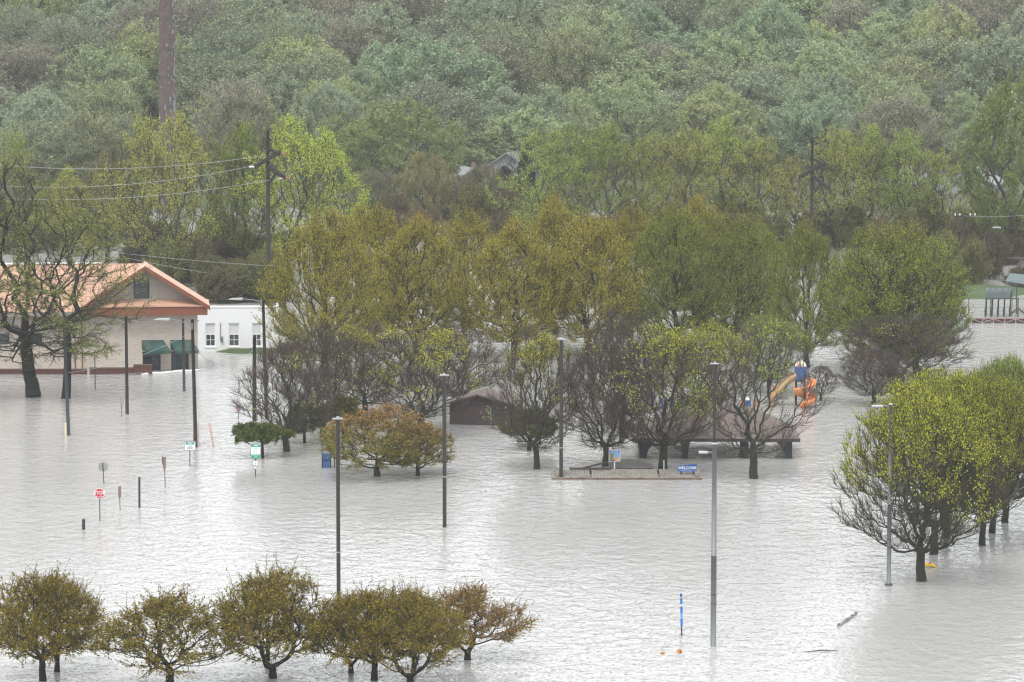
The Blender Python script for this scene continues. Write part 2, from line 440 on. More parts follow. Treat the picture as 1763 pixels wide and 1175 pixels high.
def quad_mesh(name, parts, mats, smooth=False):
    off = 0; VV, FF, MI = [], [], []
    for V, F, mi in parts:
        if len(V) == 0: continue
        VV.append(V); FF.append(F + off); MI.append(np.full(len(F), mi)); off += len(V)
    V = np.concatenate(VV); F = np.concatenate(FF); MI = np.concatenate(MI)
    me = bpy.data.meshes.new(name)
    me.vertices.add(len(V)); me.vertices.foreach_set('co', V.astype(np.float32).ravel())
    me.loops.add(F.size); me.loops.foreach_set('vertex_index', F.astype(np.int32).ravel())
    me.polygons.add(len(F))
    me.polygons.foreach_set('loop_start', np.arange(0, F.size, 4, dtype=np.int32))
    me.polygons.foreach_set('loop_total', np.full(len(F), 4, dtype=np.int32))
    me.polygons.foreach_set('material_index', MI.astype(np.int32))
    if smooth: me.polygons.foreach_set('use_smooth', np.ones(len(F), dtype=bool))
    for m in mats: me.materials.append(m)
    me.update(calc_edges=True)
    return me
def make_tree(seed, H, Rc, zb, shape, N=450, bf=.5, step=.6, trunk_h=None, lean=0.0, down=1.2, bow=.06, jit=.10,
              rt=.18, rtip=.012, shell=.45, lobe=.18, gaps=5, gap_r=.28, twigs=5, tw_len=.7, tw_r=.012, tw_up=.35, nleaf=6,
              leaf=.09, leaf_as=1.5, leaf_fn=None, spikes=0, bark='bark_dark', twig='twig_olive', leafm='leaf', split=.03, forks=1, fine=True):
    rg = np.random.default_rng(seed)
    if trunk_h is None: trunk_h = zb * .8
    # crown targets
    ph = rg.uniform(0, 6.28, 6); nn = N * 2
    t = rg.uniform(0, 1, nn) ** .9; an = rg.uniform(0, 2 * np.pi, nn)
    lob = 1 + lobe * (np.sin(2 * an + ph[0] + 3 * t) * .5 + np.sin(3 * an + ph[1] - 5 * t) * .5 + np.sin(5 * an + ph[2] + 9 * t) * .4)
    ztop = 1 + lobe * .4 * np.sin(2 * an + ph[3])
    rr = Rc * prof(shape, t) * lob * rg.uniform(0, 1, nn) ** shell
    P = np.stack([rr * np.cos(an), rr * np.sin(an), zb + (H - zb) * t * ztop], 1)
    keep = np.ones(nn, bool)
    for _ in range(gaps):
        a = rg.uniform(0, 6.28); tt = rg.uniform(.05, .9); r_ = Rc * prof(shape, np.array([tt]))[0] * rg.uniform(.6, 1.05)
        g = np.array([r_ * math.cos(a), r_ * math.sin(a), zb + (H - zb) * tt])
        keep &= np.linalg.norm((P - g) * [1, 1, 1.3], axis=1) > Rc * gap_r * rg.uniform(.6, 1.2)
    P = P[keep][:N]
    P[:, 0] += lean * (P[:, 2] / H)
    cap = 200 + N * 12
    Q = np.zeros((cap, 3)); PL = np.zeros(cap); par = np.full(cap, -1, int); n = 0
    nt_ = max(3, int(trunk_h / .5) + 2); w = np.zeros(2)
    for i in range(nt_):
        z = -1.0 + (trunk_h + 1.0) * i / (nt_ - 1)
        w = w + rg.normal(0, .035, 2) * (rt / .18)
        Q[n] = (w[0] + lean * max(z, 0) / H * .6, w[1], z); PL[n] = z + 1; par[n] = n - 1; n += 1
    first = n - 1
    if forks > 1:                     # low multiple stems
        first = max(0, n - 2)
    order = np.argsort(np.linalg.norm(P - Q[n - 1], axis=1) + rg.normal(0, .2, len(P)))
    for pi in order:
        p = P[pi]
        q = Q[first:n]
        dv = p - q; d = np.linalg.norm(dv, axis=1)
        cost = d + bf * (PL[first:n] - PL[first]) + down * np.maximum(0, q[:, 2] - p[2] + .25 * d * (1 if down > .8 else 0))
        j = int(np.argmin(cost)); dd = d[j]
        if dd < .08: continue
        k = max(1, int(math.ceil(dd / step))); a = q[j].copy(); j0 = j + first
        side = rg.normal(0, 1, 3); side /= np.linalg.norm(side)
        for i in range(1, k + 1):
            if n >= cap: break
            u = i / k
            pos = a + (p - a) * u + side * (jit * dd * math.sin(math.pi * u)) + rg.normal(0, .025 * step / .6, 3) * (i < k)
            pos[2] -= bow * dd * math.sin(math.pi * u)
            Q[n] = pos; par[n] = j0; PL[n] = PL[j0] + dd / k; j0 = n; n += 1
    Q = Q[:n]; par = par[:n]
    nch = np.zeros(n, int); cnt = np.zeros(n)
    for i in range(n - 1, 0, -1):
        if nch[i] == 0: cnt[i] = 1
        cnt[par[i]] += cnt[i]; nch[par[i]] += 1
    e = math.log(max(cnt[0], 2)) / math.log(rt / rtip)
    rad = rtip * np.maximum(cnt, 1) ** (1 / e)
    rad[:nt_] *= 1 + .35 * np.exp(-np.maximum(Q[:nt_, 2], 0) / (.25 * max(trunk_h, .5)))
    ci = np.arange(1, n); pa = par[1:]
    A, B = Q[pa], Q[ci]; rb = rad[ci]; ra = np.minimum(rad[pa], rb * 1.35)
    ra[pa < nt_] = np.minimum(rad[pa], rb * 1.8)[pa < nt_]
    big = rb > split
    tp = []
    for lo, hi, k in ((.12, 9, 8), (.05, .12, 6), (split, .05, 4)):
        m_ = (rb > lo) & (rb <= hi) & big
        if m_.any(): tp.append((*prisms(A[m_], B[m_] + (B[m_] - A[m_]) * .04, ra[m_], rb[m_], k), 0))
    trunk = quad_mesh('trunk', tp, [M[bark]], smooth=True)
    cp = []
    sm = ~big
    if sm.any(): cp.append((*prisms(A[sm], B[sm], ra[sm], rb[sm], 3), 0))
    # twigs
    src = np.where((cnt[1:] <= 3))[0] + 1
    src = np.repeat(src, twigs)
    d0 = Q[src] - Q[par[src]]; d0 /= np.maximum(np.linalg.norm(d0, axis=1, keepdims=True), 1e-6)
    out = Q[src] - np.array([0, 0, zb + (H - zb) * .35]); out /= np.maximum(np.linalg.norm(out, axis=1, keepdims=True), 1e-6)
    dr = d0 * .6 + out * .35 + rg.normal(0, .55, (len(src), 3)) + np.array([0, 0, tw_up])
    dr /= np.linalg.norm(dr, axis=1, keepdims=True)
    ln = tw_len * rg.uniform(.35, 1.0, len(src))
    if spikes:
        sp = rg.random(len(src)) < spikes; ln[sp] *= 1.7; dr[sp, 2] += .4
    s0 = Q[src] - d0 * rg.uniform(0, step * .6, (len(src), 1))
    mid = s0 + dr * (ln * .5)[:, None]
    dr2 = dr + rg.normal(0, .22, dr.shape) + np.array([0, 0, tw_up * .5]); dr2 /= np.linalg.norm(dr2, axis=1, keepdims=True)
    tip = mid + dr2 * (ln * .5)[:, None]
    w1 = np.full(len(src), tw_r)
    if fine:
        cp.append((*prisms(s0, mid, w1, w1 * .75, 3), 0)); cp.append((*prisms(mid, tip, w1 * .75, w1 * .4, 3), 0))
    else:
        mid = (s0 + tip) / 2; cp.append((*prisms(s0, tip, w1, w1 * .4, 3), 0))
    # leaves
    if nleaf:
        idx = np.repeat(np.arange(len(src)), nleaf)
        u = rg.uniform(.1, 1.05, len(idx))[:, None]
        lp = np.where(u < .5, s0[idx] + (mid[idx] - s0[idx]) * u * 2, mid[idx] + (tip[idx] - mid[idx]) * (u * 2 - 1))
        lp = lp + rg.normal(0, leaf * .7, lp.shape)
        if leaf_fn is not None:
            m_ = leaf_fn(lp, H, Rc, zb, rg); lp = lp[m_]; idx = idx[m_]
        a = dr2[idx] + rg.normal(0, .7, lp.shape); a /= np.linalg.norm(a, axis=1, keepdims=True)
        b = np.cross(a, rg.normal(0, 1, lp.shape)); b /= np.maximum(np.linalg.norm(b, axis=1, keepdims=True), 1e-6)
        sz = leaf * rg.uniform(.5, 1.3, len(lp))[:, None]
        a = a * sz * leaf_as * .5; b = b * sz * .5
        fold = np.cross(a, b) / np.maximum(sz, 1e-6) * .5
        V = np.stack([lp - a, lp + b + fold, lp + a, lp - b + fold], 1).reshape(-1, 3)
        F = np.arange(len(lp) * 4).reshape(-1, 4)
        if len(lp): cp.append((V, F, 1))
    crown = quad_mesh('crown', cp, [M[twig], M[leafm]])
    cv = np.concatenate([c_[0] for c_ in cp])
    He = float(np.percentile(cv[:, 2], 99.3)); Re = float(np.percentile(np.abs(cv[:, 0] - lean * .7), 97.5))
    return trunk, crown, He, Re

def spotty(scale, thr, top=0.0, frac=1.0):
    def fn(lp, H, Rc, zb, rg):
        k = rg.uniform(0, 6.28, 9)
        v = (np.sin(lp[:, 0] * scale + k[0] + lp[:, 2] * scale * .7) + np.sin(lp[:, 1] * scale * 1.3 + k[1] - lp[:, 0] * scale * .6)
             + np.sin(lp[:, 2] * scale * 1.7 + k[2] + lp[:, 1] * scale * .8)) / 3
        return (v + top * ((lp[:, 2] - zb) / (H - zb) - .5) + rg.normal(0, .12, len(lp)) > thr) & (rg.random(len(lp)) < frac)
    return fn

KIND = {}
def kinds(name, seeds, **kw):
    KIND[name] = [make_tree(s, **kw) for s in seeds]
kinds('crab', (11, 12, 14, 15), H=5.2, Rc=3.3, zb=1.6, shape='umbrella', N=320, bf=.4, step=.38, trunk_h=.6, jit=.16, bow=.02, rt=.17, rtip=.014,
      shell=.5, lobe=.2, gaps=14, gap_r=.26, twigs=4, tw_len=.8, tw_r=.016, tw_up=.02, nleaf=8, leaf=.07, leaf_as=1.7, spikes=.16,
      bark='bark_dark', twig='twig_olive', leafm='leaf_rust')
kinds('crab_far', (21, 22), H=5.2, Rc=3.4, zb=1.3, shape='dome', N=380, bf=.4, step=.45, trunk_h=.7, jit=.14, rt=.16, rtip=.014,
      shell=.45, gaps=5, twigs=5, tw_len=.6, tw_r=.016, tw_up=.2, nleaf=8, leaf=.075, spikes=.06, bark='bark_moss', twig='twig_olive', leafm='leaf_orange')
BARE = dict(H=10.5, Rc=4.8, zb=1.7, shape='fan', N=620, bf=.55, step=.6, trunk_h=1.9, jit=.10, bow=.05, rt=.27, rtip=.016, shell=.5,
            lobe=.16, gaps=5, gap_r=.2, twigs=6, tw_len=1.25, tw_r=.016, tw_up=.45, bark='bark_moss', twig='twig_purple')
kinds('bare', (31, 32, 33), nleaf=1, leaf=.10, leaf_fn=spotty(.9, .45), **BARE)
kinds('bare_yellow', (34, 36), nleaf=5, leaf=.095, leaf_fn=spotty(.85, .48, top=.7), **BARE)
kinds('bare_sparse', (35,), nleaf=3, leaf=.11, leaf_fn=spotty(.85, .5, top=.9), **{**BARE, 'N': 380, 'twigs': 4, 'tw_len': 1.0})
kinds('bare_green', (37, 38), nleaf=6, leaf=.09, leaf_fn=spotty(.5, .30, top=1.3, frac=.75), **BARE)
kinds('maple', (41, 42, 43), fine=False, H=14, Rc=5.7, zb=1.6, shape='egg', N=760, bf=.6, step=.8, trunk_h=2.2, jit=.04, bow=.06, rt=.32, rtip=.018,
      shell=.5, lobe=.22, gaps=1, gap_r=.12, twigs=7, tw_len=1.5, tw_r=.015, tw_up=.9, nleaf=7, leaf=.085, spikes=.05, leaf_as=1.6, bark='bark_dark', twig='twig_olive', leafm='leaf_maple')
kinds('pear', (51, 52), H=11.5, Rc=6.2, zb=2.0, shape='fan', N=800, bf=.5, step=.6, trunk_h=2.0, jit=.10, bow=.07, rt=.30, rtip=.017,
      shell=.5, lobe=.16, gaps=5, gap_r=.18, twigs=6, tw_len=1.2, tw_r=.016, tw_up=.75, nleaf=6, leaf=.085, leaf_fn=spotty(.6, .3, top=2.3, frac=.85), bark='bark_moss', twig='twig_olive')
kinds('locust', (61,), H=20, Rc=7.0, zb=3.2, shape='oval', N=420, bf=.5, step=.9, trunk_h=5.5, jit=.11, bow=.0, lean=-1.2, rt=.42, rtip=.03,
      shell=.5, lobe=.3, gaps=12, gap_r=.3, twigs=5, tw_len=1.3, tw_r=.016, tw_up=.1, nleaf=6, leaf=.085, leaf_as=2.0, leaf_fn=spotty(.8, .16), bark='bark_dark', twig='twig_olive', split=.04)
kinds('locust_slim', (63, 64), H=20, Rc=6.5, zb=4.5, shape='oval', N=330, bf=.5, step=.9, trunk_h=8, jit=.12, bow=.0, rt=.27, rtip=.025,
      shell=.5, lobe=.3, gaps=12, gap_r=.3, twigs=6, tw_len=1.4, tw_r=.016, tw_up=.1, nleaf=7, leaf=.085, leaf_as=2.0, leaf_fn=spotty(.8, -.1), bark='bark_dark', twig='twig_olive', split=.04)
kinds('poplar', (71, 72, 73), fine=False, H=19, Rc=6.0, zb=4.0, shape='oval', N=520, bf=.55, step=1.0, trunk_h=4.0, jit=.05, bow=.05, rt=.33, rtip=.02,
      shell=.5, lobe=.3, gaps=10, gap_r=.28, twigs=5, tw_len=1.7, tw_r=.018, tw_up=.8, nleaf=7, leaf=.115, leaf_as=1.5, leaf_fn=spotty(.5, -.3), bark='bark_far', twig='twig_olive', split=.04)
kinds('round', (81, 82, 83, 84), fine=False, H=16, Rc=7.6, zb=2.6, shape='round', N=330, bf=.5, step=1.3, trunk_h=3.0, jit=.06, bow=.04, rt=.40, rtip=.03,
      shell=.25, lobe=.28, gaps=5, gap_r=.2, twigs=8, tw_len=1.5, tw_r=.022, tw_up=.35, nleaf=7, leaf=.22, leaf_as=1.4, leafm='leaf_far', bark='bark_far', twig='twig_far', split=.05)
kinds('haze_bare', (91, 92, 93), fine=False, H=16, Rc=7.2, zb=2.4, shape='round', N=460, bf=.5, step=1.2, trunk_h=3.0, jit=.07, bow=.04, rt=.42, rtip=.025,
      shell=.42, lobe=.2, gaps=5, gap_r=.2, twigs=9, tw_len=1.9, tw_r=.028, tw_up=.4, nleaf=3, leaf=.17, leafm='leaf_far', bark='bark_far', twig='twig_far', split=.05)
kinds('conifer', (101, 102), fine=False, H=11, Rc=3.2, zb=.8, shape='cone', N=420, bf=.9, step=.9, trunk_h=8.5, down=.2, jit=.04, rt=.25, rtip=.02,
      shell=.35, lobe=.1, gaps=3, twigs=6, tw_len=.9, tw_r=.02, tw_up=-.1, nleaf=7, leaf=.26, leaf_as=2, bark='bark_far', twig='twig_far', split=.05)
kinds('shrub', (111, 112, 113), fine=False, H=5, Rc=3.2, zb=.3, shape='round', N=240, bf=.7, step=.6, trunk_h=.3, jit=.06, bow=.05, rt=.14, rtip=.014,
      shell=.5, lobe=.25, gaps=4, twigs=8, tw_len=1.1, tw_r=.018, tw_up=.6, nleaf=3, leaf=.16, bark='bark_far', twig='twig_olive')
kinds('small_green', (121,), H=3.0, Rc=1.7, zb=1.2, shape='dome', N=200, bf=.4, step=.3, trunk_h=.9, rt=.11, rtip=.012, shell=.45, twigs=6, tw_len=.38,
      tw_r=.012, tw_up=.2, nleaf=8, leaf=.09, leaf_as=1.6, bark='bark_dark', twig='twig_olive', gaps=4, gap_r=.25, jit=.15)
kinds('flat_pine', (131,), H=2.4, Rc=1.9, zb=1.35, shape='dome', N=170, bf=.3, step=.3, trunk_h=.8, rt=.10, rtip=.012, shell=.5, twigs=6, tw_len=.34,
      tw_r=.012, tw_up=.15, nleaf=9, leaf=.10, leaf_as=2.2, lobe=.3, bark='bark_dark', twig='twig_olive', gaps=5, gap_r=.3, jit=.2, lean=.5)

NAMES = {'crab': 'crabapple_tree', 'crab_far': 'crabapple_tree', 'bare': 'bare_tree', 'bare_yellow': 'budding_tree', 'bare_sparse': 'budding_tree', 'locust_slim': 'locust_tree', 'bare_green': 'budding_tree',
         'maple': 'maple_tree', 'pear': 'pear_tree', 'locust': 'locust_tree', 'poplar': 'poplar_tree', 'round': 'broadleaf_tree', 'haze_bare': 'broadleaf_tree',
         'conifer': 'conifer_tree', 'shrub': 'shrub', 'small_green': 'small_tree', 'flat_pine': 'small_tree'}
def put_tree(kind, var, base, height, width, colour, label, group, rz=None, lean=0.0, cat='tree'):
    tr, cr, H, Rc = KIND[kind][var % len(KIND[kind])]
    o = empty(NAMES[kind], base, label, cat, group, rnd.uniform(0, 6.28) if rz is None else rz)
    sx = width / (2 * Rc); o.scale = (sx, sx, height / H)
    if lean: o.rotation_euler = (0, R(lean), 0)
    a = link('trunk', tr, o)
    b = link('crown', cr, o)
    v = rnd.uniform(.92, 1.08)
    b.color = (colour[0] * v, colour[1] * v, colour[2] * v, 1)
    return o
def tree(kind, var, x, yb, yt, w, colour, label, group, **kw):
    p = at(x, yb); top = atY(x, yt, p.y).z
    return put_tree(kind, var, p, top, w / ppm(p.y, top / 2), colour, label, group, **kw)

OLIVE_RUST = (0.25, 0.195, 0.028); ORANGE_RUST = (0.30, 0.185, 0.05); GOLD = (0.39, 0.35, 0.045); GOLDGREEN = (0.25, 0.30, 0.045)
YEL = (0.42, 0.43, 0.06); YELGREEN = (0.38, 0.41, 0.04); LIME = (0.27, 0.34, 0.06); PALEOL = (0.40, 0.42, 0.10); DKGREEN = (0.075, 0.095, 0.028)

# near crabapples along the bottom edge
G = 'rusty crabapple trees along the near edge'
for v, x, yb, yt, w, c, lb in (
    (0, 75, 1172, 982, 215, OLIVE_RUST, 'leftmost low crabapple in the water with a broad rusty olive crown'),
    (1, 98, 1156, 985, 150, OLIVE_RUST, 'dark-trunked crabapple standing close behind the leftmost crabapple'),
    (2, 290, 1186, 1016, 235, OLIVE_RUST, 'crabapple with a Y-shaped fork and wide flat crown, second cluster from the left'),
    (3, 470, 1168, 975, 205, OLIVE_RUST, 'taller rounded crabapple just left of the nearest dark lamp post'),
    (1, 460, 1138, 1000, 130, OLIVE_RUST, 'crabapple half hidden behind the taller rounded crabapple'),
    (0, 605, 1159, 1020, 160, OLIVE_RUST, 'slim-stemmed crabapple directly in front of the nearest dark lamp post'),
    (2, 643, 1171, 1006, 185, OLIVE_RUST, 'crabapple with many splayed limbs, between the slim one and the knobbly one'),
    (3, 706, 1182, 1010, 185, OLIVE_RUST, 'crabapple with a knobbly trunk cut by the bottom edge'),
    (1, 712, 1150, 1015, 120, OLIVE_RUST, 'crabapple mostly hidden behind the knobbly-trunked crabapple'),
    (0, 804, 1136, 1003, 195, ORANGE_RUST, 'rightmost rusty crabapple, leaning, beside the sunken dark table top')):
    tree('crab', v, x, yb, yt + 8, w * 1.04, c, lb, G)
G = 'orange-tinged crabapples in mid water'
tree('crab_far', 0, 648, 820, 703, 205, (.24, .21, .05), 'broad orange-tinged crabapple right of the blue kiosk', G, rz=.4)
tree('crab_far', 1, 720, 819, 728, 120, (.22, .19, .05), 'smaller orange-tinged crabapple left of a dark lamp post', G)

# bare and budding trees of the park, front row
G = 'budding park trees standing in the flood'
for k, v, x, yb, yt, w, c, lb in (
    ('bare', 0, 493, 777, 592, 175, YEL, 'leafless dark-limbed tree right of the leaning streetlight pole'),
    ('bare', 1, 556, 752, 560, 150, YEL, 'bare brown tree directly behind the blue kiosk'),
    ('bare_yellow', 0, 628, 722, 560, 165, YEL, 'brown tree with scattered yellow buds behind the orange crabapple'),
    ('bare_yellow', 1, 722, 748, 568, 190, YEL, 'wide multi-limbed tree flecked with yellow, left of the brick shed'),
    ('bare', 2, 790, 705, 565, 150, PALEOL, 'brown haze-like tree close behind the brick shed roof'),
    ('bare_yellow', 0, 925, 808, 572, 160, YEL, 'tree with a bright yellow top, just left of the dark post on the deck'),
    ('bare', 1, 1043, 808, 580, 165, YEL, 'bare purple-brown tree beside the picture sign on the floating deck'),
    ('bare', 2, 1070, 752, 538, 140, YEL, 'tall bare brown tree behind the picture sign, left of the pavilion'),
    ('bare_green', 0, 1141, 808, 565, 210, YELGREEN, 'tree with a lime green top standing before the pavilion left half'),
    ('bare_green', 1, 1215, 735, 560, 165, YELGREEN, 'bright lime-crowned tree behind the pavilion roof'),
    ('bare_sparse', 0, 1298, 824, 555, 185, LIME, 'thin-leaved spreading tree before the pavilion right half'),
    ('bare_green', 1, 1325, 678, 545, 130, LIME, 'pale green tree behind the tan slide'),
    ('bare', 0, 1414, 690, 630, 60, (.10, .03, .04), 'small reddish forked tree just right of the orange spiral slide'),
    ('bare', 1, 1505, 697, 600, 125, (.10, .04, .05), 'low purple-twigged tree left of the arm of the tall grey light'),
    ('bare', 0, 1555, 668, 545, 230, PALEOL, 'wide bare spreading tree under the rightmost tall maple')):
    tree(k, v, x, yb, yt, w, c, lb, G)
G = 'small evergreen trees in the flood'
tree('flat_pine', 0, 453, 789, 731, 84, (.105, .13, .035), 'flat-topped little pine behind the green and white notice sign', G, rz=2.4)
tree('small_green', 0, 523, 763, 698, 60, (.10, .13, .04), 'small round-crowned green tree right of the leafless dark-limbed tree', G)
tree('small_green', 1, 590, 755, 685, 70, (.13, .13, .04), 'small olive tree behind the orange crabapple left side', G)
tree('small_green', 0, 912, 775, 705, 80, (.12, .14, .04), 'low olive bush partly sunk right of the brick shed', G)

# golden maple grove
G = 'golden maples of the park grove'
for v, x, yb, yt, w, c, lb in (
    (0, 560, 652, 372, 200, GOLD, 'leftmost golden maple beside the white building'),
    (1, 640, 600, 362, 175, GOLD, 'orange-topped maple, second in the grove from the white building'),
    (2, 722, 612, 378, 170, GOLD, 'golden maple behind the yellow-flecked tree'),
    (3, 800, 585, 372, 160, GOLD, 'golden maple in the back row above the brick shed left end'),
    (1, 886, 615, 385, 185, GOLD, 'golden maple with a clear dark trunk above the brick shed right end'),
    (0, 955, 575, 345, 160, GOLD, 'taller orange-tipped maple behind the post on the deck'),
    (2, 1015, 610, 378, 170, GOLD, 'golden maple above the picture sign'),
    (3, 1085, 580, 365, 150, GOLD, 'golden maple above the bare trees by the picture sign'),
    (0, 1165, 605, 362, 190, GOLDGREEN, 'broad dark golden-green maple above the WELCOME sign'),
    (1, 1200, 560, 345, 160, GOLD, 'orange-topped maple in the back row above the lime-crowned tree'),
    (2, 1262, 600, 375, 160, GOLDGREEN, 'golden-green maple above the tall thick grey light'),
    (3, 1308, 575, 385, 120, GOLDGREEN, 'green maple just left of the flagpole'),
    (0, 1388, 632, 388, 150, GOLDGREEN, 'green maple right of the flagpole, above the blue play tower'),
    (2, 1535, 650, 392, 215, GOLDGREEN, 'broad rightmost maple of the grove with rusty top'),
    (1, 1580, 640, 430, 170, (.12, .16, .05), 'dark green maple behind the rightmost broad maple'),
    (3, 1480, 600, 440, 110, (.14, .17, .06), 'narrow green maple between the flagpole pair and the broad rightmost one')):
    tree('maple', v, x, yb, yt, w, c, lb, G)
# right-hand row
G = 'yellow-green trees in the right-hand row'
for v, x, yb, yt, w, c, lb in (
    (0, 1584, 1001, 676, 285, YELGREEN, 'big nearest tree on the right with upswept limbs, above the yellow float'),
    (1, 1606, 955, 648, 210, YELGREEN, 'yellow-green tree directly behind the big nearest right-hand tree'),
    (2, 1630, 926, 640, 230, YELGREEN, 'bright yellow-green tree third in the right-hand row'),
    (0, 1691, 940, 650, 190, YELGREEN, 'yellow-green tree on the thick straight trunk right of the row'),
    (1, 1706, 918, 632, 170, LIME, 'yellow-green tree on the slanting trunk in the right-hand row'),
    (2, 1732, 900, 618, 190, LIME, 'farther right-hand tree with a side limb reaching the edge'),
    (1, 1790, 880, 625, 170, LIME, 'rightmost tree of the row, mostly beyond the right edge')):
    tree('pear', v, x, yb, yt, w, c, lb, G)
G = 'old locust trees by the beige building'
tree('locust', 0, 56, 683, 278, 300, (.27, .29, .10), 'huge dark-trunked locust leaning over the beige building', G, rz=0.0)
tree('locust_slim', 0, 118, 686, 330, 250, (.27, .30, .09), 'slender locust with feathery sprays before the salmon roof', G, rz=0.3)
tree('locust_slim', 1, -60, 690, 300, 240, LIME, 'locust partly beyond the left edge', G, rz=4.0)

# tall row behind the park
G = 'tall budding trees behind the park'
back = [
    (30, 470, 232, 110, (.30, .36, .09), 'far-left yellow-green tree behind the huge locust'),
    (120, 480, 290, 120, PALEOL, 'pale olive tree right above the salmon roof left end'),
    (185, 455, 262, 110, (.24, .23, .10), 'thin olive tree left of the chimney foot'),
    (250, 478, 205, 130, PALEOL, 'tall olive tree hiding the left side of the chimney foot'),
    (310, 490, 200, 140, PALEOL, 'tall budding tree in front of the chimney foot'),
    (375, 462, 235, 110, (.27, .30, .10), 'budding tree midway between chimney and transmission pole'),
    (425, 480, 215, 120, LIME, 'yellow-green tree just left of the transmission pole'),
    (500, 485, 205, 165, (.50, .60, .10), 'bright yellow-green tree just right of the transmission pole'),
    (560, 470, 228, 130, (.50, .60, .10), 'bright yellow-green tree, rightmost of the left back group'),
    (935, 440, 228, 120, (.38, .48, .11), 'fresh green tree right of the dark conifer'),
    (990, 425, 222, 110, LIME, 'fresh green tree, second right of the dark conifer'),
    (1050, 440, 218, 130, LIME, 'fresh green tree behind the orange-tipped maple'),
    (1120, 430, 235, 120, PALEOL, 'olive tree between two fresh green ones above the grove'),
    (1190, 430, 225, 130, PALEOL, 'olive tree behind the broad golden-green maple'),
    (1245, 425, 208, 120, (.38, .48, .10), 'green tree left of the crossarmed pole on the right'),
    (1310, 430, 240, 130, PALEOL, 'pale tree just left of the crossarmed pole on the right'),
    (1370, 420, 270, 110, (.26, .25, .11), 'pale tan tree right behind the crossarmed pole on the right'),
    (1440, 430, 225, 130, PALEOL, 'yellowish tree right of the crossarmed pole on the right'),
    (1500, 430, 218, 120, (.38, .46, .10), 'green tree above the rusty-topped maple'),
    (1560, 430, 225, 130, (.36, .46, .10), 'leaning green tree right of the rusty-topped maple'),
    (1610, 425, 262, 110, PALEOL, 'small pale tree left of the big green tree at the right edge')]
for i, (x, yb, yt, w, c, lb) in enumerate(back):
    tree('poplar', i, x, yb, yt, w * 1.12, c, lb, G)
tree('round', 1, 1745, 452, 140, 200, (.17, .22, .06), 'big dense green tree rising at the right edge', 'big trees behind the park')
tree('round', 2, 735, 392, 268, 105, (.26, .24, .10), 'dark-limbed spreading tree above the grove, left of the white gabled house', 'big trees behind the park')
tree('haze_bare', 0, 655, 388, 290, 95, (.2, .2, .09), 'bare brown tree right of the left back group', 'big trees behind the park')
tree('haze_bare', 1, 800, 385, 300, 90, (.15, .13, .1), 'low bare brown tree in front of the white gabled house', 'big trees behind the park')
tree('round', 3, 690, 360, 178, 210, (.21, .25, .09), 'very wide olive dome-shaped tree left of the white gabled house', 'big trees behind the park')
tree('round', 4, 615, 355, 200, 130, (.20, .25, .09), 'olive tree behind the bright yellow-green trees', 'big trees behind the park')
tree('round', 0, 830, 300, 142, 135, (.27, .29, .11), 'yellow-topped dome tree above the white gabled house', 'big trees behind the park')
tree('haze_bare', 2, 835, 392, 285, 90, (.2, .18, .1), 'grey-brown bare tree hiding the white half-hidden house', 'big trees behind the park')
tree('conifer', 0, 905, 360, 250, 40, (.035, .045, .035), 'narrow dark conifer right of the white gabled house', 'dark conifers')
tree('conifer', 1, 870, 362, 290, 55, (.05, .045, .045), 'squat dark conifer in front of the white gabled house', 'dark conifers')
# brush behind the park
G = 'brush and saplings behind the park'
BR = [(.20, .20, .07), (.15, .16, .06), (.19, .15, .09), (.14, .11, .08), (.23, .25, .08)]
BW = ['olive', 'dark olive', 'tan', 'brown', 'yellow-green']
zones = [(350, 490, 503, 522, 9, 'behind the white building'), (230, 480, 440, 500, 30, 'behind the salmon roof'), (1590, 1775, 400, 500, 26, 'behind the arched canopy'),
         (600, 940, 385, 420, 14, 'below the white gabled house'), (-20, 230, 385, 440, 12, 'behind the locusts'),
         (940, 1600, 415, 450, 22, 'behind the golden grove')]
for (x0, x1, y0, y1, cnt, where) in zones:
    for i in range(cnt):
        x = x0 + (x1 - x0) * (i + rnd.random()) / cnt; y = rnd.uniform(y0, y1); k = rnd.randrange(5)
        h = rnd.uniform(40, 85); 
        seg = min(2, int(3 * (x - x0) / (x1 - x0)))
        size = 'tall' if h > 70 else ('mid-sized' if h > 55 else 'low')
        tree('shrub', rnd.randrange(3), x, y, y - h, rnd.uniform(45, 75), BR[k],
             f"{size} {BW[k]} bush, {('left', 'middle', 'right')[seg]} of the brush {where}", G, cat='bush')

# wooded hillside
PAL = {'sage green': (.34, .41, .21), 'olive': (.36, .40, .18), 'blue-green': (.27, .36, .21), 'mauve-brown': (.32, .30, .23),  # leaf hues, with extra blue-grey paleness painted in for distance haze
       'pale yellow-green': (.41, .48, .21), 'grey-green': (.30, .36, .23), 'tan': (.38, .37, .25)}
marks = [(120, 'near the left edge'), (262, 'just left of the chimney'), (400, 'just right of the chimney'), (520, 'above the tallest pole'),
         (640, 'above the yellow-green row'), (760, 'above the wide olive dome tree'), (900, 'above the gabled house'),
         (1030, 'above the fresh green trees'), (1160, 'above the broad maple'), (1290, 'left of the right crossarmed pole'),
         (1420, 'above the right crossarmed pole'), (1560, 'above the rightmost maple'), (1680, 'left of the big edge tree'), (9999, 'by the right edge')]
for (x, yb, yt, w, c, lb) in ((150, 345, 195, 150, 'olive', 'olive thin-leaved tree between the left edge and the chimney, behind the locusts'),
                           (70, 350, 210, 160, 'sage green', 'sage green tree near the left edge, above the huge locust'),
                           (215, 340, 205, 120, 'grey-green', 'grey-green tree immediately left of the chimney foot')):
    tree('haze_bare', 1, x, yb, yt, w, PAL[c], lb, 'trees on the wooded hillside')
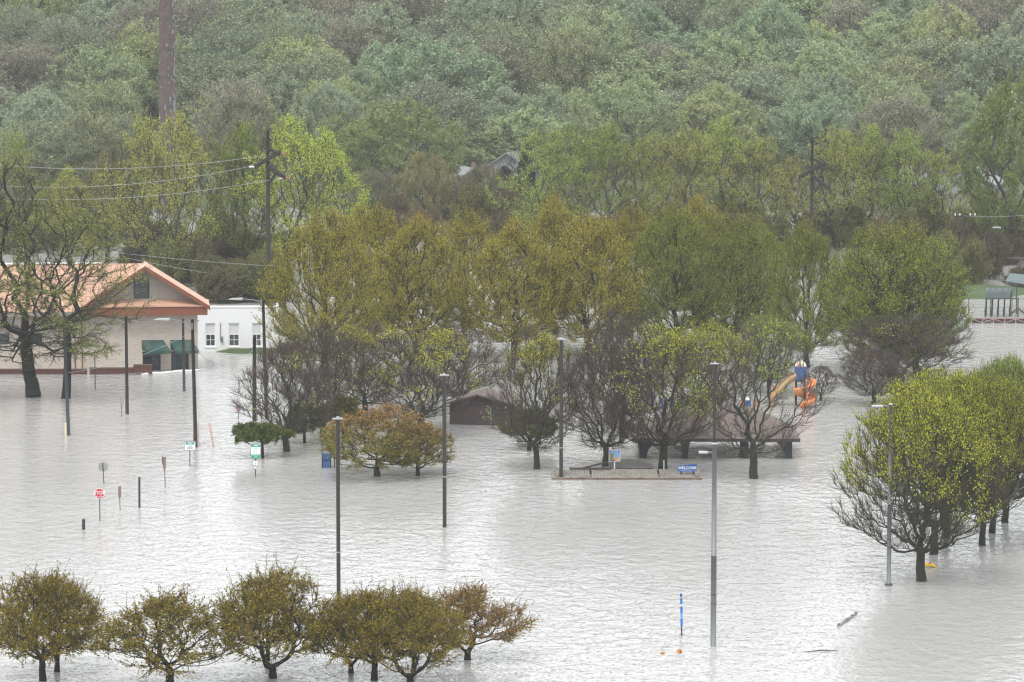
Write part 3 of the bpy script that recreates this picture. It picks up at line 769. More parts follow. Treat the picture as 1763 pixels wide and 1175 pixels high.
def project(p):
    d = Vector(p) - Vector((0, 0, CAMZ))
    depth = d.y * _c - d.z * _s
    up = d.y * _s + d.z * _c
    return CX + FPX * d.x / depth, CY - FPX * up / depth
hill = []
row = 0
y = 612.0
while y < 905:
    sp = 14.6 + (y - 600) * .008
    x = -y * .165 + (row % 2) * sp * .5
    while x < y * .165:
        hill.append((x + rnd.uniform(-3.2, 3.2), y + rnd.uniform(-3.5, 3.5))); x += sp * rnd.uniform(.85, 1.2)
    y += sp * .86; row += 1
seen_lab = {}
nhill = 0
for (x, y) in hill:
    z = ground_z(x, y) - .3
    px, py = project((x, y, z + 14))
    if px < -90 or px > 1853: continue
    if 760 < px < 945 and py > 215 and y < 665: continue      # the houses stand here
    if 240 < px < 330 and y < 640: continue
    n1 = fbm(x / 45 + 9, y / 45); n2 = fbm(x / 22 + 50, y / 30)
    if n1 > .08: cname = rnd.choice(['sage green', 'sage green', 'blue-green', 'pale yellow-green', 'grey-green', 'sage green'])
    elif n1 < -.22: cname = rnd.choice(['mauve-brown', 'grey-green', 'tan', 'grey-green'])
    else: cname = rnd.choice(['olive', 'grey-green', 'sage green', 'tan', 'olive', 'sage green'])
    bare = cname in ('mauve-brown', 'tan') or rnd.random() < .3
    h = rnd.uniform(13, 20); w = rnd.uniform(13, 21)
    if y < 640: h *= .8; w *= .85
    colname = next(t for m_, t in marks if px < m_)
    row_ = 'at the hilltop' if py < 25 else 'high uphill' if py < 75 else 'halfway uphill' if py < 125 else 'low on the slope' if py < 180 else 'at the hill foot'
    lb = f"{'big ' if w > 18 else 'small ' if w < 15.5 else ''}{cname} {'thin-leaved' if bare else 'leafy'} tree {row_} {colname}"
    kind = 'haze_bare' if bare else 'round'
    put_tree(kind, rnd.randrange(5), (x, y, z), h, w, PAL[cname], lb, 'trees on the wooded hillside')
    nhill += 1
print('hill trees', nhill)

# ------------------------------------------------------------ chimney and far houses
p = at(287, 340, 0); Y = 562.0
base = Vector((atY(288, 100, Y).x, Y, -.5))
ch = empty('brick_chimney', base, 'tall round brown brick chimney stack flaking white down its right side', 'chimney')
MB().tube([(0, 0, 0), (0, 0, 14), (0, 0, 30), (0, 0, 50)], [1.5, 1.36, 1.22, 1.08], 24).build('stack', M['brick_stack'], ch, smooth=True)
for k in range(9):
    z = 12 + 4.3 * k; r = 1.5 - .0084 * z
    MB().tube([(0, 0, z), (0, 0, z + .12)], r + .03, 24).build('band', M['wire_dark'], ch)
MB().tube([(0, 0, 49.6), (0, 0, 50.3)], 1.25, 24).build('rim', M['brick_stack'], ch)
lad = MB()
for k in range(260):
    z = rnd.uniform(6, 50); a_ = rnd.gauss(-.55, .22) if rnd.random() < .8 else rnd.uniform(-3, 0); r0_ = 1.512 - .0084 * z; w_ = rnd.uniform(.02, .09); h_ = rnd.uniform(.1, .7)
    pts = [(r0_ * math.cos(a_ + s2), r0_ * math.sin(a_ + s2)) for s2 in (-w_, w_)]
    q_ = [(p2[0] * f2, p2[1] * f2, z2) for z2 in (z, z + h_) for f2 in (.97, 1.012) for p2 in pts]
    lad.add(q_, [(2, 3, 7, 6), (0, 1, 3, 2), (4, 6, 7, 5), (0, 2, 6, 4), (1, 5, 7, 3)])
tag(lad.build('flaking_paint', M['house_roof'], ch), kind='stuff')

def house(name, x, ytop, Y, w, d, wall_h, roof_h, wm, rm, label, rz=0.0, z0=0.0):
    pos = atY(x, ytop, Y)
    g = pos.z - wall_h - roof_h
    o = empty(name, (pos.x, Y, g), label, 'house', 'houses among the far trees', rz)
    MB().prism([(-w / 2, 0), (w / 2, 0), (w / 2, wall_h), (0, wall_h + roof_h), (-w / 2, wall_h)], 0, d).build('wall', wm, o)
    e = .45; k = roof_h / (w / 2)
    for s in (-1, 1):
        pts = [(0, wall_h + roof_h + .03), (s * (w / 2 + e), wall_h - e * k + .03), (s * (w / 2 + e), wall_h - e * k + .25), (0, wall_h + roof_h + .25)]
        if s > 0: pts.reverse()
        MB().prism(pts, -.5, d + .4).build('roof', rm, o)
    MB().box(-w * .12, w * .12, -.06, .02, wall_h * .35, wall_h * .75).build('window', M['glass'], o)
    MB().box(w * .2, w * .2 + .6, d * .6, d * .6 + .6, wall_h, wall_h + roof_h + .7).build('chimney', M['house_brown'], o)
    # steps and foundation down to the ground
    MB().box(-w / 2 + .05, w / 2 - .05, .05, d - .05, -7, -.002).build('foundation', M['house_brown'], o)
    return o
house('white_house', 874, 265, 600, 6.2, 9, 5.0, 2.0, M['house_white'], M['house_roof'], 'small white gabled house with grey roof between far trees', -.35)
house('white_house', 815, 292, 596, 7.0, 9, 4.6, 2.2, M['house_white'], M['house_roof'], 'white house half hidden left of the white gabled one', .3)
house('white_house', 1612, 292, 585, 7.5, 9, 4.4, 2.2, M['house_white'], M['house_roof'], 'pale house glimpsed through trees left of the big edge tree', .4)
house('white_house', 1668, 296, 590, 8, 9, 4.4, 2.0, M['house_white'], M['house_roof'], 'pale blue-grey house glimpsed beside the big edge tree', -.3)
house('brown_house', 1742, 12, 800, 10, 10, 5.5, 3, M['house_brown'], M['house_roof'], 'brown brick house at the top right corner of the hill', .1)
pw = atY(688, 12, 850)
o = MB().box(-.9, .9, -.9, .9, -12, 5).build('stone_tower', M['house_white'], loc=pw)
tag(o, 'small pale square tower poking above the hill at the top edge', 'tower')
# flooded yard strips on the far left
lv = at(190, 414)
tag(MB().box(-30, 22, 0, 2.5, -1, .9).build('low_levee_wall', M['house_roof'], loc=lv), 'long low grey wall across the far flooded yard at left', 'wall')
lt = at(110, 392)
tk = empty('parked_trailer', lt, 'white box trailer with a red end standing in the far flooded yard', 'trailer')
MB().box(-5, 5, 0, 2.6, -.2, 2.6).build('body', M['house_white'], tk)
MB().box(5.003, 5.4, .1, 2.5, .2, 2.3).build('end_panel', M['red'], tk)
MB().box(-4.6, 4.6, .4, 2.2, -.8, -.203).build('chassis', M['wire_dark'], tk)

# ------------------------------------------------------------ beige building with salmon roof
bp = at(341, 637)                     # right front corner at the water
Yb = bp.y; s_ = ppm(Yb, 3)
def mx(x): return (x - 341) / s_     # metres along the facade from that corner (negative = left)
def zz(y): return atY(341, y, Yb).z
W0, W1 = mx(160), 0.0
GC = mx(252)
EV, AP = zz(541), zz(458)
o = empty('beige_building', (bp.x, Yb, 0), 'beige brick building with salmon metal roof and two green awnings', 'building', rz=R(6))
def wall_holes(mb, x0, x1, z0, z1, holes, y0, y1):
    """wall slab split round openings (holes sorted by x: x0,x1,z0,z1)"""
    cur = x0
    for h in holes:
        if h[0] > cur: mb.box(cur, h[0], y0, y1, z0, z1)
        if h[2] > z0: mb.box(h[0], h[1], y0, y1, z0, h[2])
        if h[3] < z1: mb.box(h[0], h[1], y0, y1, h[3], z1)
        cur = h[1]
    mb.box(cur, x1, y0, y1, z0, z1)
D1, D2 = (mx(246), mx(277)), (mx(295), mx(325))
DT, DB = zz(605), zz(640)
f = MB()
wall_holes(f, W0, W1, -1, EV, [(*D1, DB, DT), (*D2, DB, DT)], 0, .35)
f.box(-.35, 0, .352, 4.2, -1, EV)
f.box(W0, -.36, 3.9, 4.2, -1, EV)
f.build('front_wall', M['beige'], o)
# gable triangle above the fascia band, with its dark louvre window
FB0, FB1 = zz(541), zz(524)
gw0, gw1 = mx(232), mx(259)
GR = mx(356); GL = 2 * GC - GR
g = MB()
gz0 = FB1; k = (AP - gz0) / (GR - GC)
def slope_z(x): return AP - abs(x - GC) * k
lz0, lz1 = zz(514), zz(478)
for xa, xb, za_, full in ((GL + .6, gw0, gz0, 1), (gw1, GR - .6, gz0, 1)):
    xs = [xa, xb]
    if xa < GC < xb: xs = [xa, GC, xb]
    pts = [(xa, gz0), (xb, gz0)] + [(x, slope_z(x) - .15) for x in reversed(xs)]
    g.prism(pts, .12, .40)
pts = [(gw0, lz1), (gw1, lz1)] + [(x, slope_z(x) - .15) for x in ([gw1, GC, gw0] if gw0 < GC < gw1 else [gw1, gw0])]
g.prism(pts, .12, .40)
g.box(gw0, gw1, .12, .40, gz0, lz0)
g.build('gable_wall', mat('gable siding', (0.34, 0.30, 0.28), .8, .06, .6, stretch=(6, 6, .3)), o)
lw = MB().box(gw0, gw1, .30, .36, lz0, lz1).build('gable_window', M['glass'], o)
fr = MB(); fr.box(gw0, gw0 + .08, .08, .30, lz0, lz1); fr.box(gw1 - .08, gw1, .08, .30, lz0, lz1); fr.box(gw0 + .08, gw1 - .08, .08, .30, lz1 - .08, lz1); fr.build('frame', M['green_frame'], lw)
# band under the gable
MB().box(mx(150), GR + .1, -1.1, .10, FB0, FB1).build('fascia_band', M['fascia'], o)
MB().add([(mx(150), -1.2, FB1 + .002), (GR + .25, -1.2, FB1 + .002), (GR + .25, .11, FB1 + .45), (mx(150), .11, FB1 + .45)], [(0, 1, 2, 3)]).add(
    [(mx(150), -1.2, FB1 - .12), (GR + .25, -1.2, FB1 - .12), (GR + .25, -1.2, FB1 + .002), (mx(150), -1.2, FB1 + .002)], [(0, 1, 2, 3)]).build('pent_roof', M['salmon_roof'], o)
# cross gable roof planes with thickness, then the long left wing
DEP = 4.6
def slab(a, b, c, d, th, name, m, par):
    up = (Vector(b) - Vector(a)).cross(Vector(d) - Vector(a)).normalized()
    if up.z < 0: up = -up
    top = [Vector(v) for v in (a, b, c, d)]; bot = [v - up * th for v in top]
    return MB().add(top + bot, [(0, 1, 2, 3), (7, 6, 5, 4), (0, 4, 5, 1), (1, 5, 6, 2), (2, 6, 7, 3), (3, 7, 4, 0)]).build(name, m, par)
ov = -1.25
RX, RZ = GR + .35, slope_z(GR + .35)
LX, LZ = GL - .35, slope_z(GL - .35)
roof = slab((GC, ov, AP + .1), (RX, ov, RZ + .1), (RX, DEP, RZ + .1), (GC, DEP, AP + .1), .22, 'roof', M['salmon_roof'], o)
slab((GC, ov, AP + .1), (LX, ov, LZ + .1), (LX, DEP * .6, LZ + .1), (GC, DEP * .6, AP + .1), .22, 'roof', M['salmon_roof'], o)
# rake boards
for X, Z in ((RX, RZ), (LX, LZ)):
    dx = X - GC
    n_ = Vector((0, 0, -.42))
    a = Vector((GC, ov - .06, AP + .14)); b = Vector((X, ov - .06, Z + .14))
    q = [a, b, b + n_, a + n_]; q2 = [v + Vector((0, .055, 0)) for v in q]
    MB().add(q + q2, [(0, 1, 2, 3), (7, 6, 5, 4), (0, 4, 5, 1), (1, 5, 6, 2), (2, 6, 7, 3), (3, 7, 4, 0)]).build('rake_board', M['fascia'], o)
# left wing
WL = mx(-180); RY = 3.4; EZ = zz(533)
AZ = AP - .02
slab((GC, RY, AZ), (WL, RY, AZ), (WL, -1.0, EZ), (GC - 5.4, -1.0, EZ), .2, 'roof', M['salmon_roof'], o)
slab((GC, RY, AZ), (WL, RY, AZ), (WL, 7.8, EZ), (GC, 7.8, EZ), .2, 'roof', M['salmon_roof'], o)
sm_ = MB()
nseam = 62
for i in range(nseam):
    x = WL + .2 + i * .42
    if x > GC: break
    y0 = -1.0
    if x > GC - 5.4: y0 = -1.0 + (x - (GC - 5.4)) / 5.4 * 4.4
    if y0 > RY - .3: continue
    z0 = EZ + (AZ - EZ) * (y0 + 1.0) / (RY + 1.0)
    a = Vector((x, y0, z0)); b = Vector((x, RY, AZ))
    h_ = Vector((0, 0, .075)); w_ = Vector((.05, 0, 0))
    vs = [a, a + w_, b + w_, b, a + h_, a + w_ + h_, b + w_ + h_, b + h_]
    sm_.add(vs, [(4, 5, 6, 7), (0, 1, 5, 4), (1, 2, 6, 5), (3, 0, 4, 7)])
so = sm_.build('roof_seams', M['salmon_seam'], o); tag(so, kind='stuff')
MB().box(WL, W0 + 1, RY - .12, RY + .12, AZ + .02, AZ + .16).build('ridge_cap', M['foam'], o)
MB().box(WL, W0 - .02, .2, .5, -1, EZ - .1).build('side_wall', M['beige'], o)
MB().box(WL, W0 - 1.2, -1.05, -.85, EZ - .45, EZ - .06).build('eave_board', mat('grey eave', (.28, .25, .24), .7), o)
for x in (130, 142): MB().box(mx(x), mx(x + 2), .12, .2, .2, EZ - .5).build('pilaster', M['fascia'], o)
for x in (70, 14): 
    w1 = MB().box(mx(x - 12), mx(x + 5), .14, .196, zz(590), zz(571)).build('window', M['glass'], o)
    MB().box(mx(x - 12) - .08, mx(x + 5) + .08, .10, .14, zz(590) - .1, zz(590)).build('sill', M['foam'], w1)
# storefronts
for (a, b) in (D1, D2):
    dr_ = empty('entrance', (0, 0, 0)); dr_.parent = o
    m_ = MB(); t_ = .1
    m_.box(a, a + t_, .08, .2, DB, DT); m_.box(b - t_ * 2.2, b, .08, .2, DB, DT); m_.box(a + t_, b - t_ * 2.2, .08, .2, DT - t_, DT); m_.box(a + t_, b - t_ * 2.2, .08, .2, DB, DB + .2)
    m_.box(a + (b - a) * .32, a + (b - a) * .32 + t_, .09, .19, DB + .2, DT - t_); m_.box(a + (b - a) * .63, a + (b - a) * .63 + t_, .09, .19, DB + .2, DT - t_)
    m_.build('frame', M['green_frame'], dr_)
    MB().box(a + t_, b - t_, .22, .26, DB + .002, DT - .002).build('glass', M['glass'], dr_)
    m2 = MB(); m2.box(a + t_, b - t_, .12, .16, DB + 1.0, DB + 1.05); m2.box(a + t_, b - t_, .12, .16, DT - .55, DT - .5); m2.build('glazing_bar', M['slate'], dr_)
for (x0, x1, xa, xb) in ((245, 282, 245, 292), (294, 330, 294, 341)):
    zt, zb_ = zz(585), zz(601)
    a0, a1 = mx(x0), mx(x1); dpt = 1.5; dxs = .55
    vs = [(a0, -.02, zt), (a1, -.02, zt), (a0 - .1 + dxs, -dpt, zb_), (a1 + .15 + dxs, -dpt, zb_), (a0, -.02, zb_), (a1, -.02, zb_)]
    v2 = [(v[0], v[1], v[2]) for v in vs]
    aw = MB().add(v2, [(0, 1, 3, 2), (0, 2, 4), (1, 5, 3), (4, 2, 3, 5)]).build('awning', M['green_awning'], o)
    MB().box(vs[2][0], vs[3][0], -dpt - .03, -dpt, zb_ - .28, zb_ + .02).build('valance', M['green_awning'], aw)
MB().tube([(-.18, .6, 5.6), (-.1, .5, 4.8), (.12, .9, 4.7)], .05, 6).build('bracket', M['wire_dark'], o)
# low brick wall and boom in front
lw0, lw1 = at(60, 643), at(262, 645)
rw = empty('brick_garden_wall', lw0, 'low half-sunk red brick wall in front of the beige building', 'wall')
dxw = (lw1 - lw0)
seg = [(-9.5, dxw.x * .45, .42), (dxw.x * .47, dxw.x * .84, .55), (dxw.x * .84, dxw.x, .85)]
for a, b, h in seg:
    MB().box(a + .02, b - .02, -.9, -.5, -.6, h).build('wall_panel', M['red_brick'], rw)
    MB().box(a + .02, b - .02, -.95, -.45, h + .002, h + .09).build('coping', mat('brick coping', (.13, .075, .062), .9, .3, 3), rw)
b0, b1 = at(244, 646), at(348, 638)
pts = [b0.lerp(b1, i / 10) + Vector((0, .25 * math.sin(i * 1.3), .06)) for i in range(11)]
tag(MB().tube([p_ - b0 for p_ in pts], [.06, .13, .14, .10, .13, .11, .14, .15, .11, .13, .05], 8).build('flood_boom', M['foam'], loc=b0), 'white floating boom lying before the green awning doors', 'boom')

# ------------------------------------------------------------ white building
wp = at(342, 606); Yw = wp.y; sw = ppm(Yw, 2)
def wx(x): return (x - 342) / sw
def wz(y): return atY(342, y, Yw).z
o = empty('white_building', (wp.x, Yw, 0), 'low white flat-roofed building with three tall windows behind the beige one', 'building', rz=R(2))
WT = wz(530); XR = wx(480)
wins = [(wx(354), wx(371)), (wx(394), wx(412)), (wx(434), wx(450))]
wb, wt_ = wz(597), wz(557)
m_ = MB(); wall_holes(m_, 0 - 3, XR, -1, WT, [(a, b, wb, wt_) for a, b in wins], 0, .3)
m_.box(-3, -2.7, .302, 5, -1, WT); m_.box(XR - .3, XR, .302, 5, -1, WT); m_.box(-2.69, XR - .31, 4.7, 5, -1, WT - .5)
m_.build('wall', M['white'], o)
MB().box(-3.06, XR + .06, -.06, .36, WT + .002, WT + .14).build('parapet_cap', M['white_trim'], o)
MB().box(-2.69, XR - .31, .37, 4.69, WT - .8, WT - .6).build('roof', M['house_roof'], o)
for (a, b) in wins:
    w = empty('window', (0, 0, 0)); w.parent = o
    h = wt_ - wb; m2 = MB(); t_ = .08
    m2.box(a, a + t_, .1, .22, wb, wt_); m2.box(b - t_, b, .1, .22, wb, wt_); m2.box(a + t_, b - t_, .1, .22, wt_ - t_, wt_); m2.box(a + t_, b - t_, .1, .22, wb, wb + t_)
    m2.box(a + t_, b - t_, .1, .2, wb + h * .5, wb + h * .5 + .09)
    m2.build('frame', M['white_trim'], w)
    MB().box(a + t_, b - t_, .2, .24, wb + t_, wt_ - t_).build('pane', M['glass'], w)
    MB().box(a + t_ + .01, b - t_ - .01, .15, .19, wb + h * .5 + .1, wt_ - t_ - .01).build('blind', M['blind'], w)
    m3 = MB(); mcx = (a + b) / 2
    m3.box(mcx - .02, mcx + .02, .13, .17, wb + t_, wb + h * .5); m3.box(a + t_, b - t_, .132, .168, wb + h * .27, wb + h * .27 + .04)
    m3.build('muntin', M['white_trim'], w)
    MB().box(a - .1, b + .1, -.08, .09, wb - .12, wb - .005).build('sill', M['white_trim'], w)
MB().tube([(wx(380), -.06, wz(588)), (wx(380), -.06, wz(556))], .035, 6).build('conduit', M['galv'], o)
MB().box(wx(381), wx(384), -.2, -.01, wz(590), wz(580)).build('meter_box', M['galv'], o)

# ------------------------------------------------------------ brick shed
sp_ = at(774, 731); Ys = sp_.y; ss = ppm(Ys, 1)
o = empty('brick_shed', sp_, 'half-sunk dark brick shed with mauve gabled roof behind the orange crabapples', 'shed', rz=R(-12))
w = 112 / ss / math.cos(R(12)); eh = atY(774, 694, Ys).z; rh = 15 / ss; dp = 3.6
d0, d1 = w * .64, w * .76
m_ = MB(); wall_holes(m_, 0, w, -1, eh, [(d0, d1, -.9, eh * .82)], 0, .25)
m_.prism([(0.01, eh), (w - .01, eh), (w / 2 - .4, eh + rh)], .01, .24)
m_.box(0, .25, .252, dp, -1, eh); m_.box(w - .25, w, .252, dp, -1, eh); m_.build('wall', M['dark_brick'], o)
dd_ = MB().box(d0, d1, .1, .16, -.9, eh * .82).build('door', M['slate'], o)
MB().box(d0 - .08, d0, -.03, .1, -.5, eh * .86).build('frame', M['house_roof'], dd_)
for i, (X, sgn) in enumerate(((-.35, -1), (w + .35, 1))):
    apx = w / 2 - .4; kk = rh / (abs((0 if sgn < 0 else w) - apx)); Z = eh + rh - abs(X - apx) * kk
    slab((apx, -.4, eh + rh + .12), (X, -.4, Z + .12), (X, dp + .3, Z + .12), (apx, dp + .3, eh + rh + .12), .14, 'roof', M['roof_mauve'], o)
MB().box(w * .86, w * .9, -.2, -.02, -.2, .35).build('meter_box', M['foam'], o)

# ------------------------------------------------------------ pavilion
gp = at(1232, 789); Yg = gp.y; sg = ppm(Yg, 2)
o = empty('picnic_pavilion', (gp.x, Yg, 0), 'open picnic pavilion with low mauve hip roof on dark flared posts', 'pavilion', rz=R(-1))
hw = 289 / 2 / sg; EVZ = atY(1232, 752, Yg).z; dp = 6.2; oh = .9
EVZ -= .05
RH = 2.15; rl = hw * .42
ridge = [(-rl, dp / 2, EVZ + RH), (rl, dp / 2, EVZ + RH)]
c4 = [(-hw, -oh, EVZ), (hw, -oh, EVZ), (hw, dp + oh, EVZ), (-hw, dp + oh, EVZ)]
MB().add([c4[0], c4[1], ridge[1], ridge[0], c4[2], c4[3]], [(0, 1, 2, 3), (1, 4, 2), (4, 5, 3, 2), (5, 0, 3)]).build('roof', M['roof_mauve'], o)
MB().box(-hw, hw, -oh, -oh + .15, EVZ - .26, EVZ - .004).build('eave_beam', M['slate'], o)
MB().box(-hw, -hw + .15, -oh + .152, dp + oh, EVZ - .26, EVZ - .004).build('eave_beam', M['slate'], o)
MB().box(hw - .15, hw, -oh + .152, dp + oh, EVZ - .26, EVZ - .004).build('eave_beam', M['slate'], o)
MB().box(-hw + .152, hw - .152, dp + oh - .15, dp + oh, EVZ - .26, EVZ - .004).build('eave_beam', M['slate'], o)
MB().box(-hw + .2, hw - .2, -oh + .2, dp + oh - .2, EVZ - .2, EVZ - .1).build('ceiling', mat('pale pine ceiling', (.46, .42, .36), .8), o)
def flare(x, y, sgn, wtop, wbot):
    z1 = EVZ - .262; n = 8; out_ = []
    inner = [(x + sgn * (wbot + (wtop - wbot) * (1 - math.cos(math.pi / 2 * i / n)) ** 1.0), z1 * (i / n)) for i in range(n + 1)]
    pts = [(x, -1.2), (x + sgn * wbot, -1.2)] + inner + [(x, z1)]
    if sgn < 0: pts.reverse()
    return MB().prism(pts, y - .22, y + .22)
hx = hw - .62
for y_ in (0, dp):
    flare(-hx, y_, 1, 1.35, .55).build('post', M['slate'], o)
    flare(hx, y_, -1, 1.35, .55).build('post', M['slate'], o)
    flare(-hw * .39, y_, 1, .6, .4).build('post', M['slate'], o)
    flare(hw * .39, y_, -1, .6, .4).build('post', M['slate'], o)
# ------------------------------------------------------------ floating deck wreckage and its signs
dk0, dk1 = at(950, 826), at(1209, 826)
o = empty('floating_deck', dk0, 'long tilted grey plank deck floating among the trees with rusty broken edge', 'deck', rz=0)
Ld = (dk1 - dk0).x; Wd = 3.0; tilt = .085
pm = MB(); n = 86
for i in range(n):
    x0 = Ld * i / n; j = rnd.uniform(-.12, .12); z_ = .12 + rnd.uniform(0, .035)
    if i in (22, 61): continue
    a, b = j, Wd + rnd.uniform(-.1, .1)
    pm.add([(x0, a, z_), (x0 + Ld / n - .02, a, z_), (x0 + Ld / n - .02, b, z_ + Wd * tilt), (x0, b, z_ + Wd * tilt),
            (x0, a, z_ - .05), (x0 + Ld / n - .02, a, z_ - .05), (x0 + Ld / n - .02, b, z_ + Wd * tilt - .05), (x0, b, z_ + Wd * tilt - .05)],
           [(0, 1, 2, 3), (0, 4, 5, 1), (1, 5, 6, 2), (2, 6, 7, 3), (3, 7, 4, 0), (7, 6, 5, 4)])
tag(pm.build('planks', M['wood_grey'], o), kind='stuff')
em = MB()
for i in range(24):
    x0 = Ld * i / 24; em.box(x0, x0 + Ld / 24 - .01 * rnd.random(), -.08 + rnd.uniform(-.04, .04), .02, -.25, .02 + rnd.uniform(-.03, .08))
em.build('edge_beam', M['wood_rust'], o)
MB().box(0, Ld, Wd - .1, Wd + .06, -.3, .3).build('back_beam', M['wood_dark'], o)
for x_ in (.3, Ld - .55):
    MB().box(x_, x_ + .3, .3, 2.4, .20, .50).build('end_block', M['wood_grey'], o)
MB().box(Ld * .12, Ld * .4, 2.6, 2.75, .42, .56).build('loose_board', M['wood_dark'], o)
# second piece
d2 = at(1058, 811)
o2 = empty('broken_deck_section', d2, 'smaller dark deck corner floating behind the long plank deck', 'deck', rz=0)
cor = [(-1.2, .0, .25), (3.1, .0, .25), (3.0, 1.7, .30), (1.15, 4.0, .42), (-.2, 2.4, .36)]
nn_ = len(cor)
pl = MB(); 
for i in range(14):
    y0 = i * .28; y1 = y0 + .25
    def xr(y):
        L_, R_ = [], []
        for a, b in zip(cor, cor[1:] + cor[:1]):
            if (a[1] - y) * (b[1] - y) <= 0 and a[1] != b[1]:
                L_.append(a[0] + (b[0] - a[0]) * (y - a[1]) / (b[1] - a[1]))
        return (min(L_), max(L_)) if len(L_) > 1 else (0, 0.01)
    a0, a1 = xr(y0 + .01); e0, e1 = xr(min(y1, 3.97)); zc = .25 + y0 * .05
    pl.add([(a0, y0, zc), (a1, y0, zc), (e1, y1, zc + .01), (e0, y1, zc + .01), (a0, y0, zc - .06), (a1, y0, zc - .06), (e1, y1, zc - .05), (e0, y1, zc - .05)],
           [(0, 1, 2, 3), (0, 4, 5, 1), (1, 5, 6, 2), (2, 6, 7, 3), (3, 7, 4, 0)])
tag(pl.build('planks', mat('dark grey decking', (.15, .145, .13), .85, .25, 1.2, stretch=(.6, 6, 1)), o2), kind='stuff')
MB().box(-2.6, 3.1, -.12, -.01, -.2, .22).build('rim_joist', M['wood_dark'], o2)
tag(MB().add([(-.7, 0, .1), (1.6, .3, .62), (1.6, .38, .62), (-.7, .08, .1), (-.7, 0, .22), (1.6, .3, .76), (1.6, .38, .76), (-.7, .08, .22)],
   [(3, 2, 1, 0), (4, 5, 6, 7), (0, 1, 5, 4), (1, 2, 6, 5), (2, 3, 7, 6), (3, 0, 4, 7)]).build('loose_beam', M['wood_dark'], loc=at(1014, 811)), 'dark loose beam sticking out left of the broken deck corner', 'beam')
# signs on the deck
def panel(o, name, x0, x1, z0, z1, y, m, th=.03):
    return MB().box(x0, x1, y - th, y, z0, z1).build(name, m, o)
ps = at(1058, 812); s1 = ppm(ps.y, 1)
o = empty('picture_sign', ps, 'square colourful picture sign with blue header beside the bare tree', 'sign')
zb_, zt = atY(1058, 795, ps.y).z, atY(1058, 775, ps.y).z; hw_ = 10 / s1
MB().tube([(0, .05, -.8), (0, .05, zb_ + .1)], .05, 6).build('post', M['foam'], o)
b = panel(o, 'board', -hw_, hw_, zb_, zt, 0, M['sign_white'])
hh = zt - zb_
panel(b, 'header', -hw_ + .03, hw_ - .03, zt - hh * .18, zt - .03, -.032, M['blue_bright'], .006)
panel(b, 'sky_print', -hw_ + .03, hw_ - .03, zb_ + hh * .38, zt - hh * .18 - .002, -.032, mat('print pale blue', (.22, .42, .72), .5, .2, 4), .006)
panel(b, 'map_print', -hw_ + .05, -hw_ * .15, zb_ + .1, zt - hh * .26, -.040, mat('print brown green', (.24, .21, .12), .5, .5, 7), .005)
panel(b, 'ground_print', -hw_ * .15 + .002, hw_ - .03, zb_ + .03, zb_ + hh * .38 - .002, -.032, mat('print orange', (.62, .40, .26), .5, .4, 6), .006)
panel(b, 'caption_print', -hw_ + .05, hw_ * .1, zb_ + .03, zb_ + .095, -.046, M['ink'], .004)
panel(b, 'title_print', -hw_ * .6, hw_ * .6, zt - hh * .12, zt - hh * .07, -.040, M['sign_white'], .004)
ws = at(1183, 822); s1 = ppm(ws.y, 1)
o = empty('welcome_sign', (ws.x, ws.y, 0), 'blue WELCOME sign standing on the right end of the floating deck', 'sign')
zb_, zt = atY(1183, 812, ws.y).z, atY(1183, 801, ws.y).z
hw_ = 16.5 / s1
bd = MB().prism([(-hw_, zb_), (hw_, zb_), (hw_, zt + .08), (hw_ * .3, zt + .06), (-hw_ * .35, zt - .04), (-hw_, zt - .04)], -.05, 0).build('board', M['blue_sign'], o)
text_part('lettering', 'WELCOME', .30, M['sign_white'], bd, (0, -.056, (zb_ + zt) / 2 + .02), sx=1.0)
panel(bd, 'small_print', -hw_ * .85, hw_ * .85, zb_ + .05, zb_ + .09, -.052, M['ink_blue'], .006)
for x_ in (-hw_ * .7, hw_ * .6): MB().box(x_, x_ + .1, .003, .1, .05, zb_ + .3).build('post', M['wood_dark'], o)

# ------------------------------------------------------------ playground
tp_ = at(1378, 699); Yt = tp_.y; st = ppm(Yt, 3)
o = empty('play_tower', tp_, 'blue play tower with striped dome, orange spiral slide and tan slide', 'playground')
def pz(y): return atY(1378, y, Yt).z
def qx(x): return (x - 1378) / st
for (x_, y_) in ((qx(1371), 0), (qx(1387), 0), (qx(1371), 1.1), (qx(1387), 1.1)):
    MB().tube([(x_, y_, -1), (x_, y_, pz(632))], .07, 8).build('post', M['slate'], o)
m_ = MB(); a, b = qx(1369.5), qx(1388.5)
m_.prism([(a + .05, pz(655)), (b - .25, pz(655)), (b, pz(632)), (a, pz(632))], -.12, -.06); m_.build('front_panel', M['blue_panel'], o)
MB().box(a - .02, a + .04, -.05, 1.15, pz(655), pz(632)).build('side_panel', M['blue_panel'], o)
MB().box(b - .06, b, -.05, 1.15, pz(650), pz(632)).build('side_panel', M['blue_panel'], o)
MB().box(a, b, -.05, 1.2, pz(656) - .08, pz(656)).build('deck', M['slate'], o)
dm = [M['white_trim'], M['blue_panel'], M['orange'], M['white_trim'], M['yellow'], M['blue_panel'], M['white_trim'], M['orange'], M['blue_panel'], M['yellow'], M['white_trim'], M['blue_panel']]
zc = pz(632) + .01; rr_ = 10 / st; hh = .5
for i in range(12):
    t0, t1 = 2 * math.pi * i / 12, 2 * math.pi * (i + 1) / 12; vs = []; fs = []
    for k_ in range(5):
        e_ = k_ / 4 * math.pi / 2
        for t in (t0, t1): vs.append((qx(1379) + rr_ * math.cos(e_) * math.cos(t), .55 + rr_ * math.cos(e_) * math.sin(t), zc + hh * math.sin(e_)))
    for k_ in range(4): fs.append((k_ * 2, k_ * 2 + 1, k_ * 2 + 3, k_ * 2 + 2))
    MB().add(vs, fs).build('dome_gore', dm[i], o, smooth=True)
